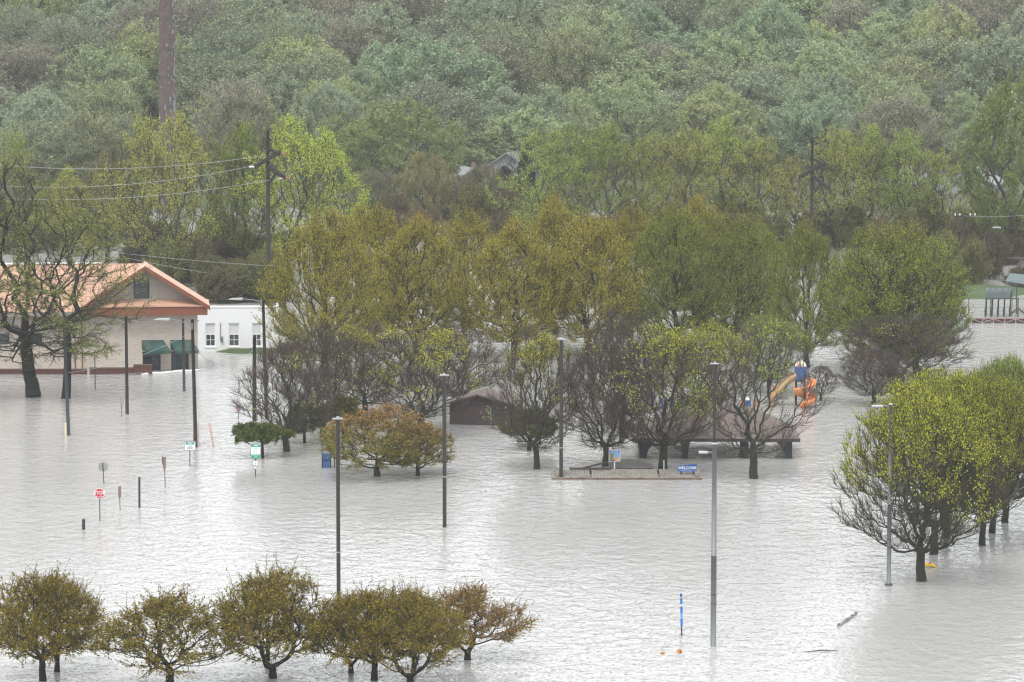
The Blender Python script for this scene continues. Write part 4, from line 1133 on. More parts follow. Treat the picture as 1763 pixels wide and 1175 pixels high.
# spiral slide: curved trough swept down a helix
def trough(path, ups, wd, hg, name, m, par, n_=8):
    vs, fs = [], []
    for i, p_ in enumerate(path):
        d_ = (path[min(i + 1, len(path) - 1)] - path[max(i - 1, 0)]); d_.z *= .2; d_.normalize()
        sd = d_.cross(Vector((0, 0, 1))).normalized()
        for thk in (0, .05):
            for j in range(n_ + 1):
                a_ = math.pi * j / n_
                vs.append(p_ + sd * (wd + thk) * math.cos(a_) + Vector((0, 0, 1)) * (-hg * math.sin(a_) - thk * (math.sin(a_))))
    S = 2 * (n_ + 1)
    for i in range(len(path) - 1):
        for j in range(n_):
            fs.append((i * S + j, i * S + j + 1, (i + 1) * S + j + 1, (i + 1) * S + j))
            q = n_ + 1
            fs.append((i * S + q + j + 1, i * S + q + j, (i + 1) * S + q + j, (i + 1) * S + q + j + 1))
        for j in (0, n_): fs.append((i * S + j, i * S + n_ + 1 + j, (i + 1) * S + n_ + 1 + j, (i + 1) * S + j))
    return MB().add(vs, fs).build(name, m, par, smooth=True)
cx_, cy_ = qx(1384), -1.0
path = []
N_ = 44
for i in range(N_ + 1):
    u = i / N_; a_ = R(60) - u * R(545)
    rad_ = .58
    path.append(Vector((cx_ + rad_ * math.cos(a_), cy_ + rad_ * math.sin(a_), pz(650) * (1 - u) + .55 * u)))
trough(path, None, .42, .62, 'spiral_slide', M['orange_slide'], o)
MB().tube([(qx(1366), -1.0, -1), (qx(1366), -1.0, pz(655))], .06, 8).build('slide_post', M['tan_slide'], o)
MB().tube([(cx_, cy_, -1), (cx_, cy_, pz(660))], .09, 8).build('slide_post', M['slate'], o)
path = [Vector((qx(1368) + (qx(1324) - qx(1368)) * u, .3 - .6 * u, pz(643) + (pz(684) - pz(643)) * (u ** 1.25))) for u in [i / 14 for i in range(15)]]
trough(path, None, .45, .7, 'straight_slide', M['tan_slide'], o)
for x_, m__ in ((1324, 'blue_panel'), (1328, 'orange')):
    MB().tube([(qx(x_), -.6, -1), (qx(x_), -.6, pz(662))], .09, 8).build('post', M[m__], o)
tp2 = at(1165, 704)
o = empty('climbing_structure', tp2, 'low blue and orange play structure behind the pavilion roof', 'playground')
s2 = ppm(tp2.y, 2)
for i, (x0, x1, mm) in enumerate(((1136, 1150, 'blue_panel'), (1153, 1160, 'blue_panel'), (1170, 1184, 'blue_panel'))):
    MB().box((x0 - 1165) / s2, (x1 - 1165) / s2, -.06, 0, .1, 1.0).build('panel', M[mm], o)
for x_ in (1122, 1134, 1152, 1167, 1186):
    MB().tube([((x_ - 1165) / s2, .1, -1), ((x_ - 1165) / s2, .1, 1.3 + (x_ % 3) * .2)], .06, 8).build('post', M['tan_slide'], o)
MB().box((1122 - 1165) / s2, (1186 - 1165) / s2, .05, 1.5, .35, .43).build('deck', M['slate'], o)
o = empty('climbing_structure', at(1288, 706), 'small blue and white play piece left of the tan slide', 'playground')
MB().box(-.35, .25, -.06, 0, .3, 1.0).build('panel', M['blue_panel'], o)
for x_ in (-.7, -.4, .5, .8): MB().tube([(x_, .1, -1), (x_, .1, .8)], .06, 8).build('post', M['orange_slide'], o)
MB().tube([(-.1, -.1, .9), (-.1, -.1, 1.25)], [.22, .1], 10).build('cap', M['foam'], o)

# ------------------------------------------------------------ flagpole
fp = at(1343, 560); top = atY(1343, 438, fp.y).z
o = empty('flagpole', fp, 'thin white flagpole with a red and white striped flag before the grove', 'flagpole')
MB().tube([(0, 0, -1), (0, 0, top)], [.07, .04], 8).build('pole', M['foam'], o)
MB().tube([(0, 0, top), (0, 0, top + .12)], [.09, .05], 8).build('finial', M['sign_white'], o)
fz = atY(1343, 455, fp.y).z
fl = empty('flag', (0, 0, 0)); fl.parent = o
def flag_pt(u, v): return (u * .95 + .05, -.12 * math.sin(u * 7), fz - v * 1.1 - u * .35 + .05 * math.sin(u * 9))
for k_ in range(7):
    mb_ = MB()
    for i in range(6):
        u0, u1 = i / 6, (i + 1) / 6; v0, v1 = k_ / 7, (k_ + 1) / 7
        a_, b_, c_, d_ = flag_pt(u0, v0), flag_pt(u1, v0), flag_pt(u1, v1), flag_pt(u0, v1)
        sh = lambda t: (t[0], t[1] + .02, t[2])
        mb_.add([a_, b_, c_, d_, sh(a_), sh(b_), sh(c_), sh(d_)], [(0, 1, 2, 3), (7, 6, 5, 4), (0, 4, 5, 1), (2, 6, 7, 3)])
    mb_.build('stripe', M['red'] if k_ % 2 == 0 else M['sign_white'], fl)
mb_ = MB()
for i in range(3):
    a_, b_, c_, d_ = flag_pt(i / 6, 0), flag_pt((i + 1) / 6, 0), flag_pt((i + 1) / 6, .5), flag_pt(i / 6, .5)
    sh = lambda t: (t[0], t[1] - .015, t[2]); mb_.add([sh(a_), sh(b_), sh(c_), sh(d_)], [(0, 1, 2, 3)])
mb_.build('canton', M['blue_sign'], fl)

# ------------------------------------------------------------ riverside walk with arched canopy (right edge)
rp = at(1672, 557); Yr = rp.y; sr = ppm(Yr, 2)
def rx(x): return (x - 1672) / sr
def rz_(y): return atY(1672, y, Yr).z
o = empty('truss_walkway', rp, 'pale rose walkway railing of crossed struts at the right edge', 'walkway')
x_end = rx(1850)
MB().box(0, x_end, 0, .1, rz_(549), rz_(546.5)).build('top_rail', M['rail_pale'], o)
MB().box(rx(1665), x_end, .1, 3.5, .02, .12).build('deck', M['wood_dark'], o)
MB().box(0, x_end, .6, .7, .12, rz_(548)).build('back_board', M['red_brick'], o)
i = 0
x = 0.0
while x < x_end - .4:
    nx_ = x + rx(1691)
    zt = rz_(549)
    MB().box(x, x + .1, -.004, .12, -.3, zt - .002).build('upright', M['rail_pale'], o)
    MB().tube([(x + .12, .02, .05), (nx_ - .02, .02, zt - .05)] if i % 2 else [(x + .12, .02, zt - .05), (nx_ - .02, .02, .05)], .045, 4).build('strut', M['rail_pale'], o)
    if i % 3 == 1: MB().tube([(x + .12, .08, zt - .05), (nx_ - .02, .08, .05)], .045, 4).build('strut', M['rail_pale'], o)
    x = nx_; i += 1
o = empty('arched_canopy', (atY(1700, 546, Yr + 4).x, Yr + 4, 0), 'dark arched canopy on curved ribs above the walkway', 'canopy')
Yc = Yr + 4; sc_ = ppm(Yc, 3)
def cxx(x): return (x - 1700) / sc_
def czz(y): return atY(1700, y, Yc).z
zb_c = czz(545); zr = czz(513); zt_c = czz(498)
for k_ in range(5):
    x0 = 1697 + k_ * 10.5
    MB().tube([(cxx(x0), 0, -.5), (cxx(x0 - 1), 0, zr * .45), (cxx(x0 + .5), .1, zr * .8), (cxx(x0 + 4), .5, zr + .4), (cxx(x0 + 10), 1.4, zt_c - .1)], .085, 6).build('rib', M['canopy_dark'], o)
    MB().tube([(cxx(x0 + 10), 4.6, -.5), (cxx(x0 + 10), 4.4, zr), (cxx(x0 + 10), 3.2, zt_c - .4), (cxx(x0 + 10), 1.4, zt_c - .1)], .07, 6).build('rib', M['canopy_dark'], o)
for k_ in range(4):
    vs, fs = [], []
    for j in range(9):
        a_ = math.pi * (.04 + .5 * j / 8)
        y_ = 2.2 - 2.4 * math.cos(a_); z_ = zr - .1 + (zt_c - zr) * math.sin(a_)
        sh_ = 9 * (j / 8)
        for xx in (1696 + k_ * 10.6, 1696 + (k_ + 1) * 10.6 - .4):
            vs.append((cxx(xx + sh_ * .6), y_, z_)); vs.append((cxx(xx + sh_ * .6), y_, z_ - .06))
    for j in range(8):
        b_ = j * 4; fs += [(b_, b_ + 2, b_ + 6, b_ + 4), (b_ + 1, b_ + 5, b_ + 7, b_ + 3), (b_, b_ + 4, b_ + 5, b_ + 1), (b_ + 2, b_ + 3, b_ + 7, b_ + 6)]
    fs += [(0, 1, 3, 2)]
    MB().add(vs, fs).build('roof_panel', M['canopy_dark'], o, smooth=False)
MB().tube([(cxx(1695), -.25, zr - .12), (cxx(1749), -.25, zr - .02)], .06, 6).build('eave_tube', M['canopy_dark'], o)
MB().box(cxx(1706.5), cxx(1709.5), -.05, .02, czz(526), zr).build('hanging_sign', M['slate'], o)
o = empty('teal_canopy', (atY(1755, 546, Yr + 9).x, Yr + 9, 0), 'teal glazed canopy roof behind the dark arched canopy', 'canopy')
m_ = MB().add([(-1.6, 0, zt_c + .4), (4, 0, zt_c - .5), (4, 4, zt_c + .5), (-.6, 4, zt_c + .9), (-1.6, 0, zt_c + .3), (4, 0, zt_c - .6), (4, 4, zt_c + .4), (-.6, 4, zt_c + .8)],
              [(0, 1, 2, 3), (7, 6, 5, 4), (0, 4, 5, 1), (1, 5, 6, 2), (2, 6, 7, 3), (3, 7, 4, 0)]); m_.build('roof', M['canopy_teal'], o)
for x_ in (-.3, 1.2, 2.6): MB().tube([(x_, .3, -.5), (x_, .3, zt_c - .1)], .07, 6).build('post', M['canopy_dark'], o)
o = empty('pipe_railing', at(1668, 548), 'thin long pipe railing in the water behind the arched canopy', 'railing')
for z_ in (1.0, 1.9): MB().tube([(0, 2, z_), (12, 2, z_)], .03, 5).build('rail', M['galv'], o)
for k_ in range(5): MB().tube([(k_ * 2.4 + .2, 2, -.5), (k_ * 2.4 + .2, 2, 2.0)], .04, 5).build('post', M['slate'], o)
o = empty('slipway_frame', at(1752, 546), 'dark A-shaped timber trestle on the walkway', 'trestle')
MB().tube([(-1, -.2, .15), (0, -.2, 1.0), (1.0, -.2, .15)], .09, 5).build('brace', M['wood_dark'], o)
MB().tube([(0, -.2, -.3), (0, -.2, 2.2)], .07, 5).build('post', M['wood_dark'], o)

# ------------------------------------------------------------ light poles
def lamp_square(x, yb, yt, label, wpx=5.4, collar=None):
    p_ = at(x, yb); h = atY(x, yt + 3, p_.y).z; s__ = ppm(p_.y, h / 2); r_ = wpx / s__ / 2
    o = empty('lamp_post', p_, label, 'lamp post', 'dark square lamp posts in the flooded park', R(rnd.uniform(-10, 10)))
    MB().box(-r_, r_, -r_, r_, -1, h).build('pole', M['dark_paint'], o)
    hd = MB().box(-.33, .33, -.10, .10, h + .05, h + .11).build('lamp_head', M['steel_light'], o)
    MB().box(-.3, .3, -.12, .12, h + .01, h + .048).build('lens', M['galv'], hd)
    MB().box(-.08, .08, -.08, .08, h + .112, h + .2).build('photocell', M['steel_light'], hd)
    if collar:
        z_ = atY(x, collar, p_.y).z
        MB().box(-r_ - .02, r_ + .02, -r_ - .02, r_ + .02, z_, z_ + .08).build('collar', M['sign_back'], o)
    return o
lamp_square(583, 1037, 720, 'nearest dark square lamp post rising behind the bottom crabapples', 6.2, 952)
lamp_square(765.5, 908, 645, 'dark square lamp post left of the brick shed', 6.0, 822)
lamp_square(966, 825, 583, 'dark square lamp post standing through the floating deck', 5.6, 772)
lamp_square(1229, 881, 625, 'dark square lamp post directly behind the thick grey light pole', 5.2)
def lamp_grey(x, yb, yt, wpx, arm_y, arm_dx, label, flange=False):
    p_ = at(x, yb); h = atY(x, yt, p_.y).z; s__ = ppm(p_.y, h / 2); r_ = wpx / s__ / 2
    o = empty('light_pole', p_, label, 'light pole', 'tall grey steel light poles')
    MB().tube([(0, 0, -1), (0, 0, h * .45)], r_ * 1.08, 12).build('lower_pole', M['galv'], o, smooth=True)
    MB().tube([(0, 0, h * .45), (0, 0, h)], [r_ * 1.0, r_ * .82], 12).build('upper_pole', M['galv'], o, smooth=True)
    MB().tube([(0, 0, h), (0, 0, h + .06)], r_ * 1.1, 12).build('cap', M['steel_light'], o)
    for f_ in (.255, .21): MB().tube([(0, 0, h * f_), (0, 0, h * f_ + .05)], r_ * 1.14, 12).build('clamp', M['wire_dark'], o)
    az = atY(x, arm_y, p_.y).z; L_ = arm_dx / s__
    MB().tube([(0, 0, az), (-L_ * .45, 0, az)], .045, 6).build('arm', M['galv'], o)
    hd = MB().box(-L_, -L_ * .42, -.17, .17, az - .06, az + .06).build('lamp_head', M['steel_light'], o)
    MB().box(-L_ * .95, -L_ * .5, -.14, .14, az - .10, az - .062).build('lens', M['wire_dark'], hd)
    if flange: MB().tube([(0, 0, -.05), (0, 0, .14)], [.3, .2], 12).build('base_flange', M['wire_dark'], o)
lamp_grey(1228, 1113, 765, 9.4, 779, 27, 'thick tall grey light pole, the nearest one, right of the blue banner post')
lamp_grey(1530, 1008, 697, 7.0, 699.5, 32, 'tall grey light pole beside the big right-hand tree', True)

def utility(x, yb, xt, yt, wpx, label, m='wood_pole', name='utility_pole', grp='wooden utility poles by the beige building'):
    p_ = at(x, yb); tp = atY(xt, yt, p_.y); s__ = ppm(p_.y, 3); r_ = wpx / s__ / 2
    o = empty(name, p_, label, 'utility pole', grp)
    dx = tp.x - p_.x; h = tp.z
    MB().tube([(-dx * .1, 0, -.9), (dx * .5, 0, h * .5), (dx, 0, h)], [r_ * 1.12, r_, r_ * .85], 10).build('shaft', M[m], o, smooth=True)
    return o, dx, h, s__, r_
o, dx, h, s__, r_ = utility(118, 750, 111, 573, 5.8, 'leaning dark utility pole with a yellow guard at its foot', 'slate')
MB().box(-r_ - .16, -r_ - .01, -.1, .1, -.3, 1.1).build('guard', mat('faded yellow guard', (.72, .60, .36), .6), o)
utility(219, 713, 217, 545, 5.5, 'brown utility pole before the beige building, left of the awnings')
utility(317, 674, 315, 549, 4.6, 'short dark utility pole in front of the right awning', 'slate')
o, dx, h, s__, r_ = utility(337, 770, 331, 550, 6.2, 'brown utility pole with a streetlight arm over the building corner')
az = h - 12 / s__
def street_arm(o, dx, az, L_, rise, cy=0.0):
    pts = [(dx, cy, az), (dx - L_ * .3, cy, az + rise * .75), (dx - L_ * .62, cy, az + rise)]
    MB().tube(pts, .045, 6).build('arm', M['galv'], o)
    hd = MB().prism([(dx - L_, az + rise - .04), (dx - L_ * .6, az + rise - .10), (dx - L_ * .58, az + rise + .10), (dx - L_ * .9, az + rise + .06)], -.16, .16)
    hd.build('lamp_head', M['steel_light'], o)
street_arm(o, dx, az, 66 / s__, 12 / s__)
MB().tube([(dx, -r_ - .05, az - .25), (dx, -r_ - .05, az + .25)], .08, 6).build('bracket', M['galv'], o)
for x_ in (-.28, .28): MB().tube([(x_, .2, -.4), (x_ * .6 + .02, .15, 2.0)], .035, 5).build('guy_guard', M['salmon_guard'], o)
o, dx, h, s__, r_ = utility(438, 725, 438, 580, 6.6, 'thick dark utility pole stub left of the bare dark-limbed tree')
MB().tube([(.22, -.1, -.4), (.22, -.1, .9)], .07, 6).build('conduit', M['galv'], o)
o, dx, h, s__, r_ = utility(459, 721, 453, 517, 5.6, 'brown utility pole whose streetlight arm reaches over the white building')
street_arm(o, dx, h - 4 / s__, 60 / s__, 6 / s__)
MB().tube([(dx - .15, -r_ - .05, h - .5), (dx - .15, -r_ - .05, h + .05)], .09, 6).build('bracket', M['galv'], o)
p_ = at(343, 520)
utility(343, 520, 343, 466, 4.0, 'short dark pole rising behind the beige building roof', 'slate')
gw = at(368, 770); s__ = ppm(gw.y, 1)
o = empty('guy_wire_guard', gw, 'pair of thin salmon guy wire guards slanting out of the water', 'guard')
for k_ in (0, .22): MB().tube([(k_ * .3, 0, -.3), (k_ * .6 - 6 / s__ * 1.4, 0, 41 / s__)], .03, 5).build('guard', M['salmon_guard'], o)
for k_ in range(5): 
    u = .15 + k_ * .18; MB().tube([(-6 / s__ * 1.4 * u, 0, 41 / s__ * u), (-6 / s__ * 1.4 * u + .15, 0, 41 / s__ * u + .02)], .015, 4).build('rung', M['salmon_guard'], o)
# transmission poles
def trans(x, yb, yt, wpx, label, flip=1, caps=True):
    p_ = at(x, yb); h = atY(x, yt, p_.y).z; s__ = ppm(p_.y, h); r_ = wpx / s__ / 2
    o = empty('transmission_pole', p_, label, 'power pole', 'tall transmission poles')
    MB().tube([(0, 0, -1), (0, 0, h * .6), (0, 0, h)], [r_ * 1.25, r_, r_ * .75], 10).build('shaft', M['wood_pole'], o, smooth=True)
    u = 1 / s__
    for (xa, za, xb, zb2) in ((-23, 62, 22, 36), (-18, 62, 4, 44), (0, 60, 30, 82), (0, 30, 22, 42), (4, 88, 14, 74)):
        MB().tube([(xa * u * flip, -r_ - .05, h - za * u), (xb * u * flip, -r_ - .05, h - zb2 * u)], (.27 if abs(xb - xa) > 25 else .2), 5).build('crossarm', M['wood_pole'], o)
    tips = []
    for (xa, za) in ((-22, 62), (22, 40), (30, 82)):
        if not caps:
            MB().tube([(xa * u, -.2, h - za * u), (xa * u, -.2, h - (za + 11) * u)], .09, 6).build('insulator', M['wire_dark'], o); continue
        MB().tube([(xa * u * flip, -.3, h - za * u), ((xa + 8) * u * flip, -.3, h - za * u + .05)], .12, 8).build('insulator', M['insulator'], o)
        MB().tube([((xa - 10) * u * flip, -.3, h - za * u - .02), (xa * u * flip, -.3, h - za * u)], .1, 8).build('insulator', M['foam'], o)
        tips.append(Vector((p_.x + (xa - 10) * u * flip, p_.y - .3, h - za * u)))
    return tips
tips = trans(463, 520, 225, 7.2, 'very tall transmission pole with slanted crossarms beside the left back trees')
o_ = trans(1397, 440, 243, 5.2, 'transmission pole with slanted crossarms among trees right of the flagpole', caps=False)
p_ = at(1660, 462); h = atY(1660, 369, p_.y).z; u = 1 / ppm(p_.y, h)
o = empty('distribution_pole', p_, 'T-shaped wooden power pole before the brown brush at right', 'power pole')
MB().tube([(0, 0, -1), (0, 0, h)], .17, 8).build('shaft', M['wood_pole'], o); MB().box(-18 * u, 18 * u, -.26, -.17, h - .4, h - .15).build('crossarm', M['wood_pole'], o)
MB().tube([(0, -.2, h - 12 * u), (10 * u, -.2, h - .4)], .05, 5).build('brace', M['wood_pole'], o)
for xo in (-17, -9, 9, 17): MB().tube([(xo * u, -.2, h - .15), (xo * u, -.2, h + .1)], .07, 6).build('insulator', M['foam'], o)
for (px_, py_, lab) in ((845, 333, 'T-shaped power pole in front of the squat dark conifer'), (1272, 350, 'T-shaped power pole behind the orange-topped maple')):
    Yp = 540.0; t_ = atY(px_, py_, Yp); u = 1 / ppm(Yp, t_.z)
    o = empty('distribution_pole', (t_.x, Yp, 0), lab, 'power pole')
    MB().tube([(0, 0, -1), (0, 0, t_.z)], .16, 8).build('shaft', M['wood_pole'], o); MB().box(-18 * u, 18 * u, -.26, -.17, t_.z - .4, t_.z - .2).build('crossarm', M['wood_pole'], o)
    for xo in (-16, 0, 16): MB().tube([(xo * u, -.2, t_.z - .2), (xo * u, -.2, t_.z + .15)], .1, 6).build('insulator', M['foam'], o)

# wires
def wire(a, b, sag, label, m='wire', r=.022, grp='overhead wires'):
    a, b = Vector(a), Vector(b)
    pts = [a.lerp(b, i / 16) - Vector((0, 0, sag * 4 * (i / 16) * (1 - i / 16))) - a for i in range(17)]
    o = MB().tube(pts, r, 4).build('overhead_wire', M[m], loc=a); tag(o, label, 'wire', grp)
wire(tips[1], atY(-30, 282, 440), 1.1, 'upper conductor running left from the very tall transmission pole', r=.026)
wire(tips[0], atY(-30, 318, 430), 1.1, 'middle conductor running left from the very tall transmission pole', r=.026)
wire(tips[2], atY(-30, 340, 430), 1.1, 'lower conductor running left from the very tall transmission pole', r=.026)
wire(atY(190, 434, 430), atY(520, 461, 430), .2, 'upper thin wire sloping right above the salmon roof')
wire(atY(215, 444, 430), atY(470, 486, 430), .2, 'lower thin wire sloping right above the salmon roof')
wire(atY(-20, 646, 345), atY(245, 642, 345), .25, 'pale low wire crossing the trunks before the red brick wall')
wire(atY(118, 642, 340), atY(331, 572, 335), .6, 'drooping wire from the yellow-guard pole to the streetlight pole', r=.018)
wire(atY(333, 580, 335), atY(456, 560, 352), 4.4, 'looped cable sagging nearly to the water between two streetlight poles', 'wire', .015)
wire(atY(335, 600, 335), atY(438, 600, 350), 1.6, 'slack cable between the streetlight pole and the thick pole stub', 'wire', .015)
wire(atY(1600, 438, 470), atY(1790, 444, 470), .2, 'faint wire above the arched canopy at the right edge')
wire(atY(1660, 372, 460), atY(1800, 368, 460), .2, 'faint wire leaving the T-shaped pole to the right edge')

# ------------------------------------------------------------ street signs and posts
def sign_post(o, px_bot, ytop_px, Y, x=0.0, r=.035, m='slate', dx=0.0):
    z_ = atY(0, ytop_px, Y).z
    MB().tube([(x, .04, -.8), (x + dx, .04, z_)], r, 6).build('post', M[m], o)
def octagon(r, y0, y1, zc):
    pts = [(r * math.cos(R(22.5 + 45 * i)), zc + r * math.sin(R(22.5 + 45 * i))) for i in range(8)]
    return MB().prism(pts, y0, y1)
p_ = at(172, 898); s__ = ppm(p_.y, 2); zc = atY(172, 850, p_.y).z
o = empty('stop_sign', p_, 'red octagonal STOP sign on a thin post standing in the water', 'sign')
sign_post(o, 0, 845, p_.y)
fc = octagon(9.4 / s__, -.02, 0, zc).build('sign_face', M['sign_white'], o)
octagon(8.7 / s__, -.026, -.0205, zc).build('red_field', M['red'], fc)
text_part('lettering', 'STOP', .36, M['sign_white'], fc, (0, -.032, zc + .04), sx=.98)
text_part('plaque_lettering', 'ALL WAY', .13, M['sign_white'], fc, (0, -.032, zc - .22))
p_ = at(180, 834); s__ = ppm(p_.y, 2); zc = atY(178, 804, p_.y).z
o = empty('stop_sign', p_, 'octagonal traffic sign seen from its bare grey back', 'sign')
MB().tube([(0, -.05, -.8), (-.12, -.05, zc + .3)], .035, 6).build('post', M['slate'], o)
q_ = octagon(8.7 / s__, .0, .02, zc).build('sign_back', M['sign_back'], o); q_.location.x = -.1
def slim_sign(x, yb, yt, yp, label, xt=0, double=False):
    p_ = at(x, yb); z1 = atY(x, yt, p_.y).z; z0 = atY(x, yp, p_.y).z
    dx = xt / ppm(p_.y)
    o = empty('regulatory_sign', p_, label, 'sign')
    MB().tube([(0, .03, -.8), (dx, .03, z1)], .03, 6).build('post', M['slate'], o)
    q = MB().box(-.28, .28, -.02, 0, z0, z1).build('sign_plate', M['pink_red'], o); q.location.x = dx * .8; q.rotation_euler.z = R(74)
    q2 = MB().box(-.27, .27, .003, .012, z0 + .02, z1 - .02).build('plate_back', M['sign_back'], q)
    if double:
        q3 = MB().box(-.26, .26, -.02, 0, z0 + .35, z1 + .02).build('sign_plate', M['wire_dark'], o); q3.location = (dx - .09, 0, 0); q3.rotation_euler.z = R(-72)
slim_sign(207, 879, 838, 857, 'narrow edge-on reddish sign between the STOP sign and the bare dark post', -1)
slim_sign(285, 840, 787, 808, 'edge-on pair of reddish and dark sign plates left of the green-topped sign', -2, True)
p_ = at(240, 874); o = empty('sign_post', p_, 'bare dark post without a sign, right of the narrow edge-on sign', 'post')
MB().tube([(0, 0, -.6), (.02, 0, atY(240, 823, p_.y).z)], .085, 8).build('shaft', M['slate'], o)
MB().tube([(.02, 0, atY(240, 823, p_.y).z), (.02, 0, atY(240, 822, p_.y).z)], .1, 8).build('cap', M['wire_dark'], o)
p_ = at(144, 912); h = atY(144, 894.5, p_.y).z
o = empty('bollard', p_, 'short thick dark bollard with pale tip left of the STOP sign', 'bollard')
MB().tube([(0, 0, -.6), (0, 0, h), (0, 0, h + .04)], [.115, .115, .08], 12).build('shaft', M['slate'], o)
MB().tube([(0, 0, h + .042), (0, 0, h + .18)], [.04, .03], 8).build('tip', M['steel_light'], o)
def board_sign(x, yb, x0, x1, yt, ybm, label, bands, extra=None):
    p_ = at(x, yb); s__ = ppm(p_.y, 1.5); z1, z0 = atY(x, yt, p_.y).z, atY(x, ybm, p_.y).z
    o = empty('notice_sign', p_, label, 'sign')
    MB().tube([(0, .04, -.8), (0, .04, z1 - .1)], .04, 6).build('post', M['slate'], o)
    a, b = (x0 - x) / s__, (x1 - x) / s__; H_ = z1 - z0
    bd = panel(o, 'board', a, b, z0, z1, 0, M['sign_white'])
    fr_ = MB(); fr_.box(a - .03, a, -.035, .01, z0 - .03, z1 + .03); fr_.box(b, b + .03, -.035, .01, z0 - .03, z1 + .03); fr_.box(a, b, -.035, .01, z1, z1 + .03); fr_.box(a, b, -.035, .01, z0 - .03, z0)
    fr_.build('frame', M['galv'], bd)
    for (u0, u1, v0, v1, mm, yy) in bands:
        panel(bd, 'print', a + (b - a) * u0, a + (b - a) * u1, z0 + H_ * v0, z0 + H_ * v1, -.031 - yy, M[mm], .005)
    return o, s__, p_, a, b
board_sign(327, 803, 318.5, 336.5, 760.5, 775, 'small white notice sign with green top band beside a brown utility pole',
           [(.08, .92, .64, .97, 'sign_green', .001), (.22, .78, .84, .89, 'sign_white', .008), (.28, .72, .72, .77, 'sign_white', .008), (.32, .68, .40, .50, 'ink_blue', .001), (.22, .78, .18, .28, 'ink', .001)])
o, s__, p_, a, b = board_sign(440, 821, 432.5, 448.5, 765, 789, 'tall notice sign with green bands at top and bottom, small white plate beneath',
           [(.02, .98, .80, .98, 'sign_green', .001), (.3, .8, .87, .92, 'sign_white', .008), (.02, .98, .02, .26, 'sign_green', .001), (.1, .9, .16, .20, 'ink_teal', .008), (.35, .7, .07, .12, 'ink_teal', .008),
            (.15, .8, .66, .70, 'ink_teal', .001), (.15, .7, .57, .60, 'ink_teal', .001), (.15, .6, .48, .51, 'ink_teal', .001), (.15, .5, .39, .42, 'ink_teal', .001)])
panel(o, 'small_plate', -3.3 / s__, 3.3 / s__, atY(440, 801, p_.y).z, atY(440, 794, p_.y).z, 0, M['sign_white'])
panel(o, 'plate_stem', -.06, .06, atY(440, 807, p_.y).z, atY(440, 803.5, p_.y).z, 0, M['sign_white'])
panel(o, 'plate_symbol', -.08, .08, atY(440, 799, p_.y).z, atY(440, 796, p_.y).z, -.031, M['ink_teal'], .004)
for (x, yb, yt, ym, mm, lb) in ((210, 718, 686, 697, 'sign_back', 'small grey sign beside the brown pole left of the awnings'),
                                (411, 722, 699, 708, 'pink_red', 'small faded pinkish sign left of the thick pole stub'),
                                (1435, 592, 570, 579, 'sign_back', 'small dark sign in the water between the two green maples'),
                                ):
    p_ = at(x, yb); s__ = ppm(p_.y, 1); z1, z0 = atY(x, yt, p_.y).z, atY(x, ym, p_.y).z
    o = empty('street_sign', p_, lb, 'sign'); MB().tube([(-.05, .03, -.6), (0, .03, z1)], .03, 6).build('post', M['slate'], o)
    b_ = panel(o, 'sign_plate', -3 / s__, 3 / s__, z0, z1, 0, M[mm]); panel(b_, 'rim', -3 / s__ - .02, 3 / s__ + .02, z1 + .001, z1 + .03, .01, M['galv'], .04)
p_ = at(164, 670); o = empty('thin_post', p_, 'very thin dark post in the water before the beige building', 'post')
MB().tube([(0, 0, -.5), (0, 0, atY(164, 603, p_.y).z)], .045, 6).build('shaft', M['wire_dark'], o)
MB().tube([(0, 0, atY(164, 603, p_.y).z), (0, 0, atY(164, 602, p_.y).z)], .06, 6).build('cap', M['wire_dark'], o)
# blue kiosk
p_ = at(562, 806); s__ = ppm(p_.y, 1); z1 = atY(562, 782, p_.y).z
o = empty('information_kiosk', p_, 'blue kiosk box with dark frame half sunk at the orange crabapple', 'kiosk')
MB().box(-7 / s__, 7 / s__, 0, .5, -.5, z1).build('body', M['blue_panel'], o)
for x_ in (-8 / s__, 6.6 / s__): MB().box(x_, x_ + 1.6 / s__, -.06, -.003, -.5, z1 + .9).build('side_post', M['slate'], o)
MB().box(-6.3 / s__, 6.3 / s__, -.04, -.003, z1 * .55, z1 * .6).build('crossbar', M['slate'], o)
MB().box(-8.2 / s__, 8.4 / s__, -.1, .6, z1 + .902, z1 + 1.0).build('roof', M['slate'], o)
MB().box(13 / s__, 15 / s__, 0, .15, -.5, .8).build('side_marker', M['slate'], o)
p_ = at(489, 760); o = empty('mailbox', p_, 'small dark box on a post behind the leafless dark-limbed tree', 'box')
MB().box(-.25, .25, -.25, .25, .1, .75).build('body', M['wire_dark'], o); MB().box(-.05, .05, -.05, .05, -.6, .098).build('post', M['slate'], o)
# blue banner post
p_ = at(1174, 1095); s__ = ppm(p_.y, 1)
def bz(y): return atY(1174, y, p_.y).z
o = empty('banner_post', p_, 'tall thin blue banner sign seen edge-on beside the thick grey light pole', 'sign')
MB().tube([(.0, .05, -.5), (-.06, .05, bz(1024))], .045, 6).build('post', M['slate'], o)
for i_, (y0_, y1_, mm) in enumerate(((1078, 1066, 'blue_bright'), (1066, 1056, 'ink_blue'), (1056, 1045, 'blue_bright'), (1044, 1041, 'sign_white'), (1040, 1031, 'blue_bright'), (1030, 1028, 'ink_teal'), (1027, 1022, 'blue_sign'))):
    q = MB().box(-.075, .075, -.03, .02, bz(y0_), bz(y1_) - .01).build('banner_panel', M[mm], o); q.location.x = -.02 - i_ * .008
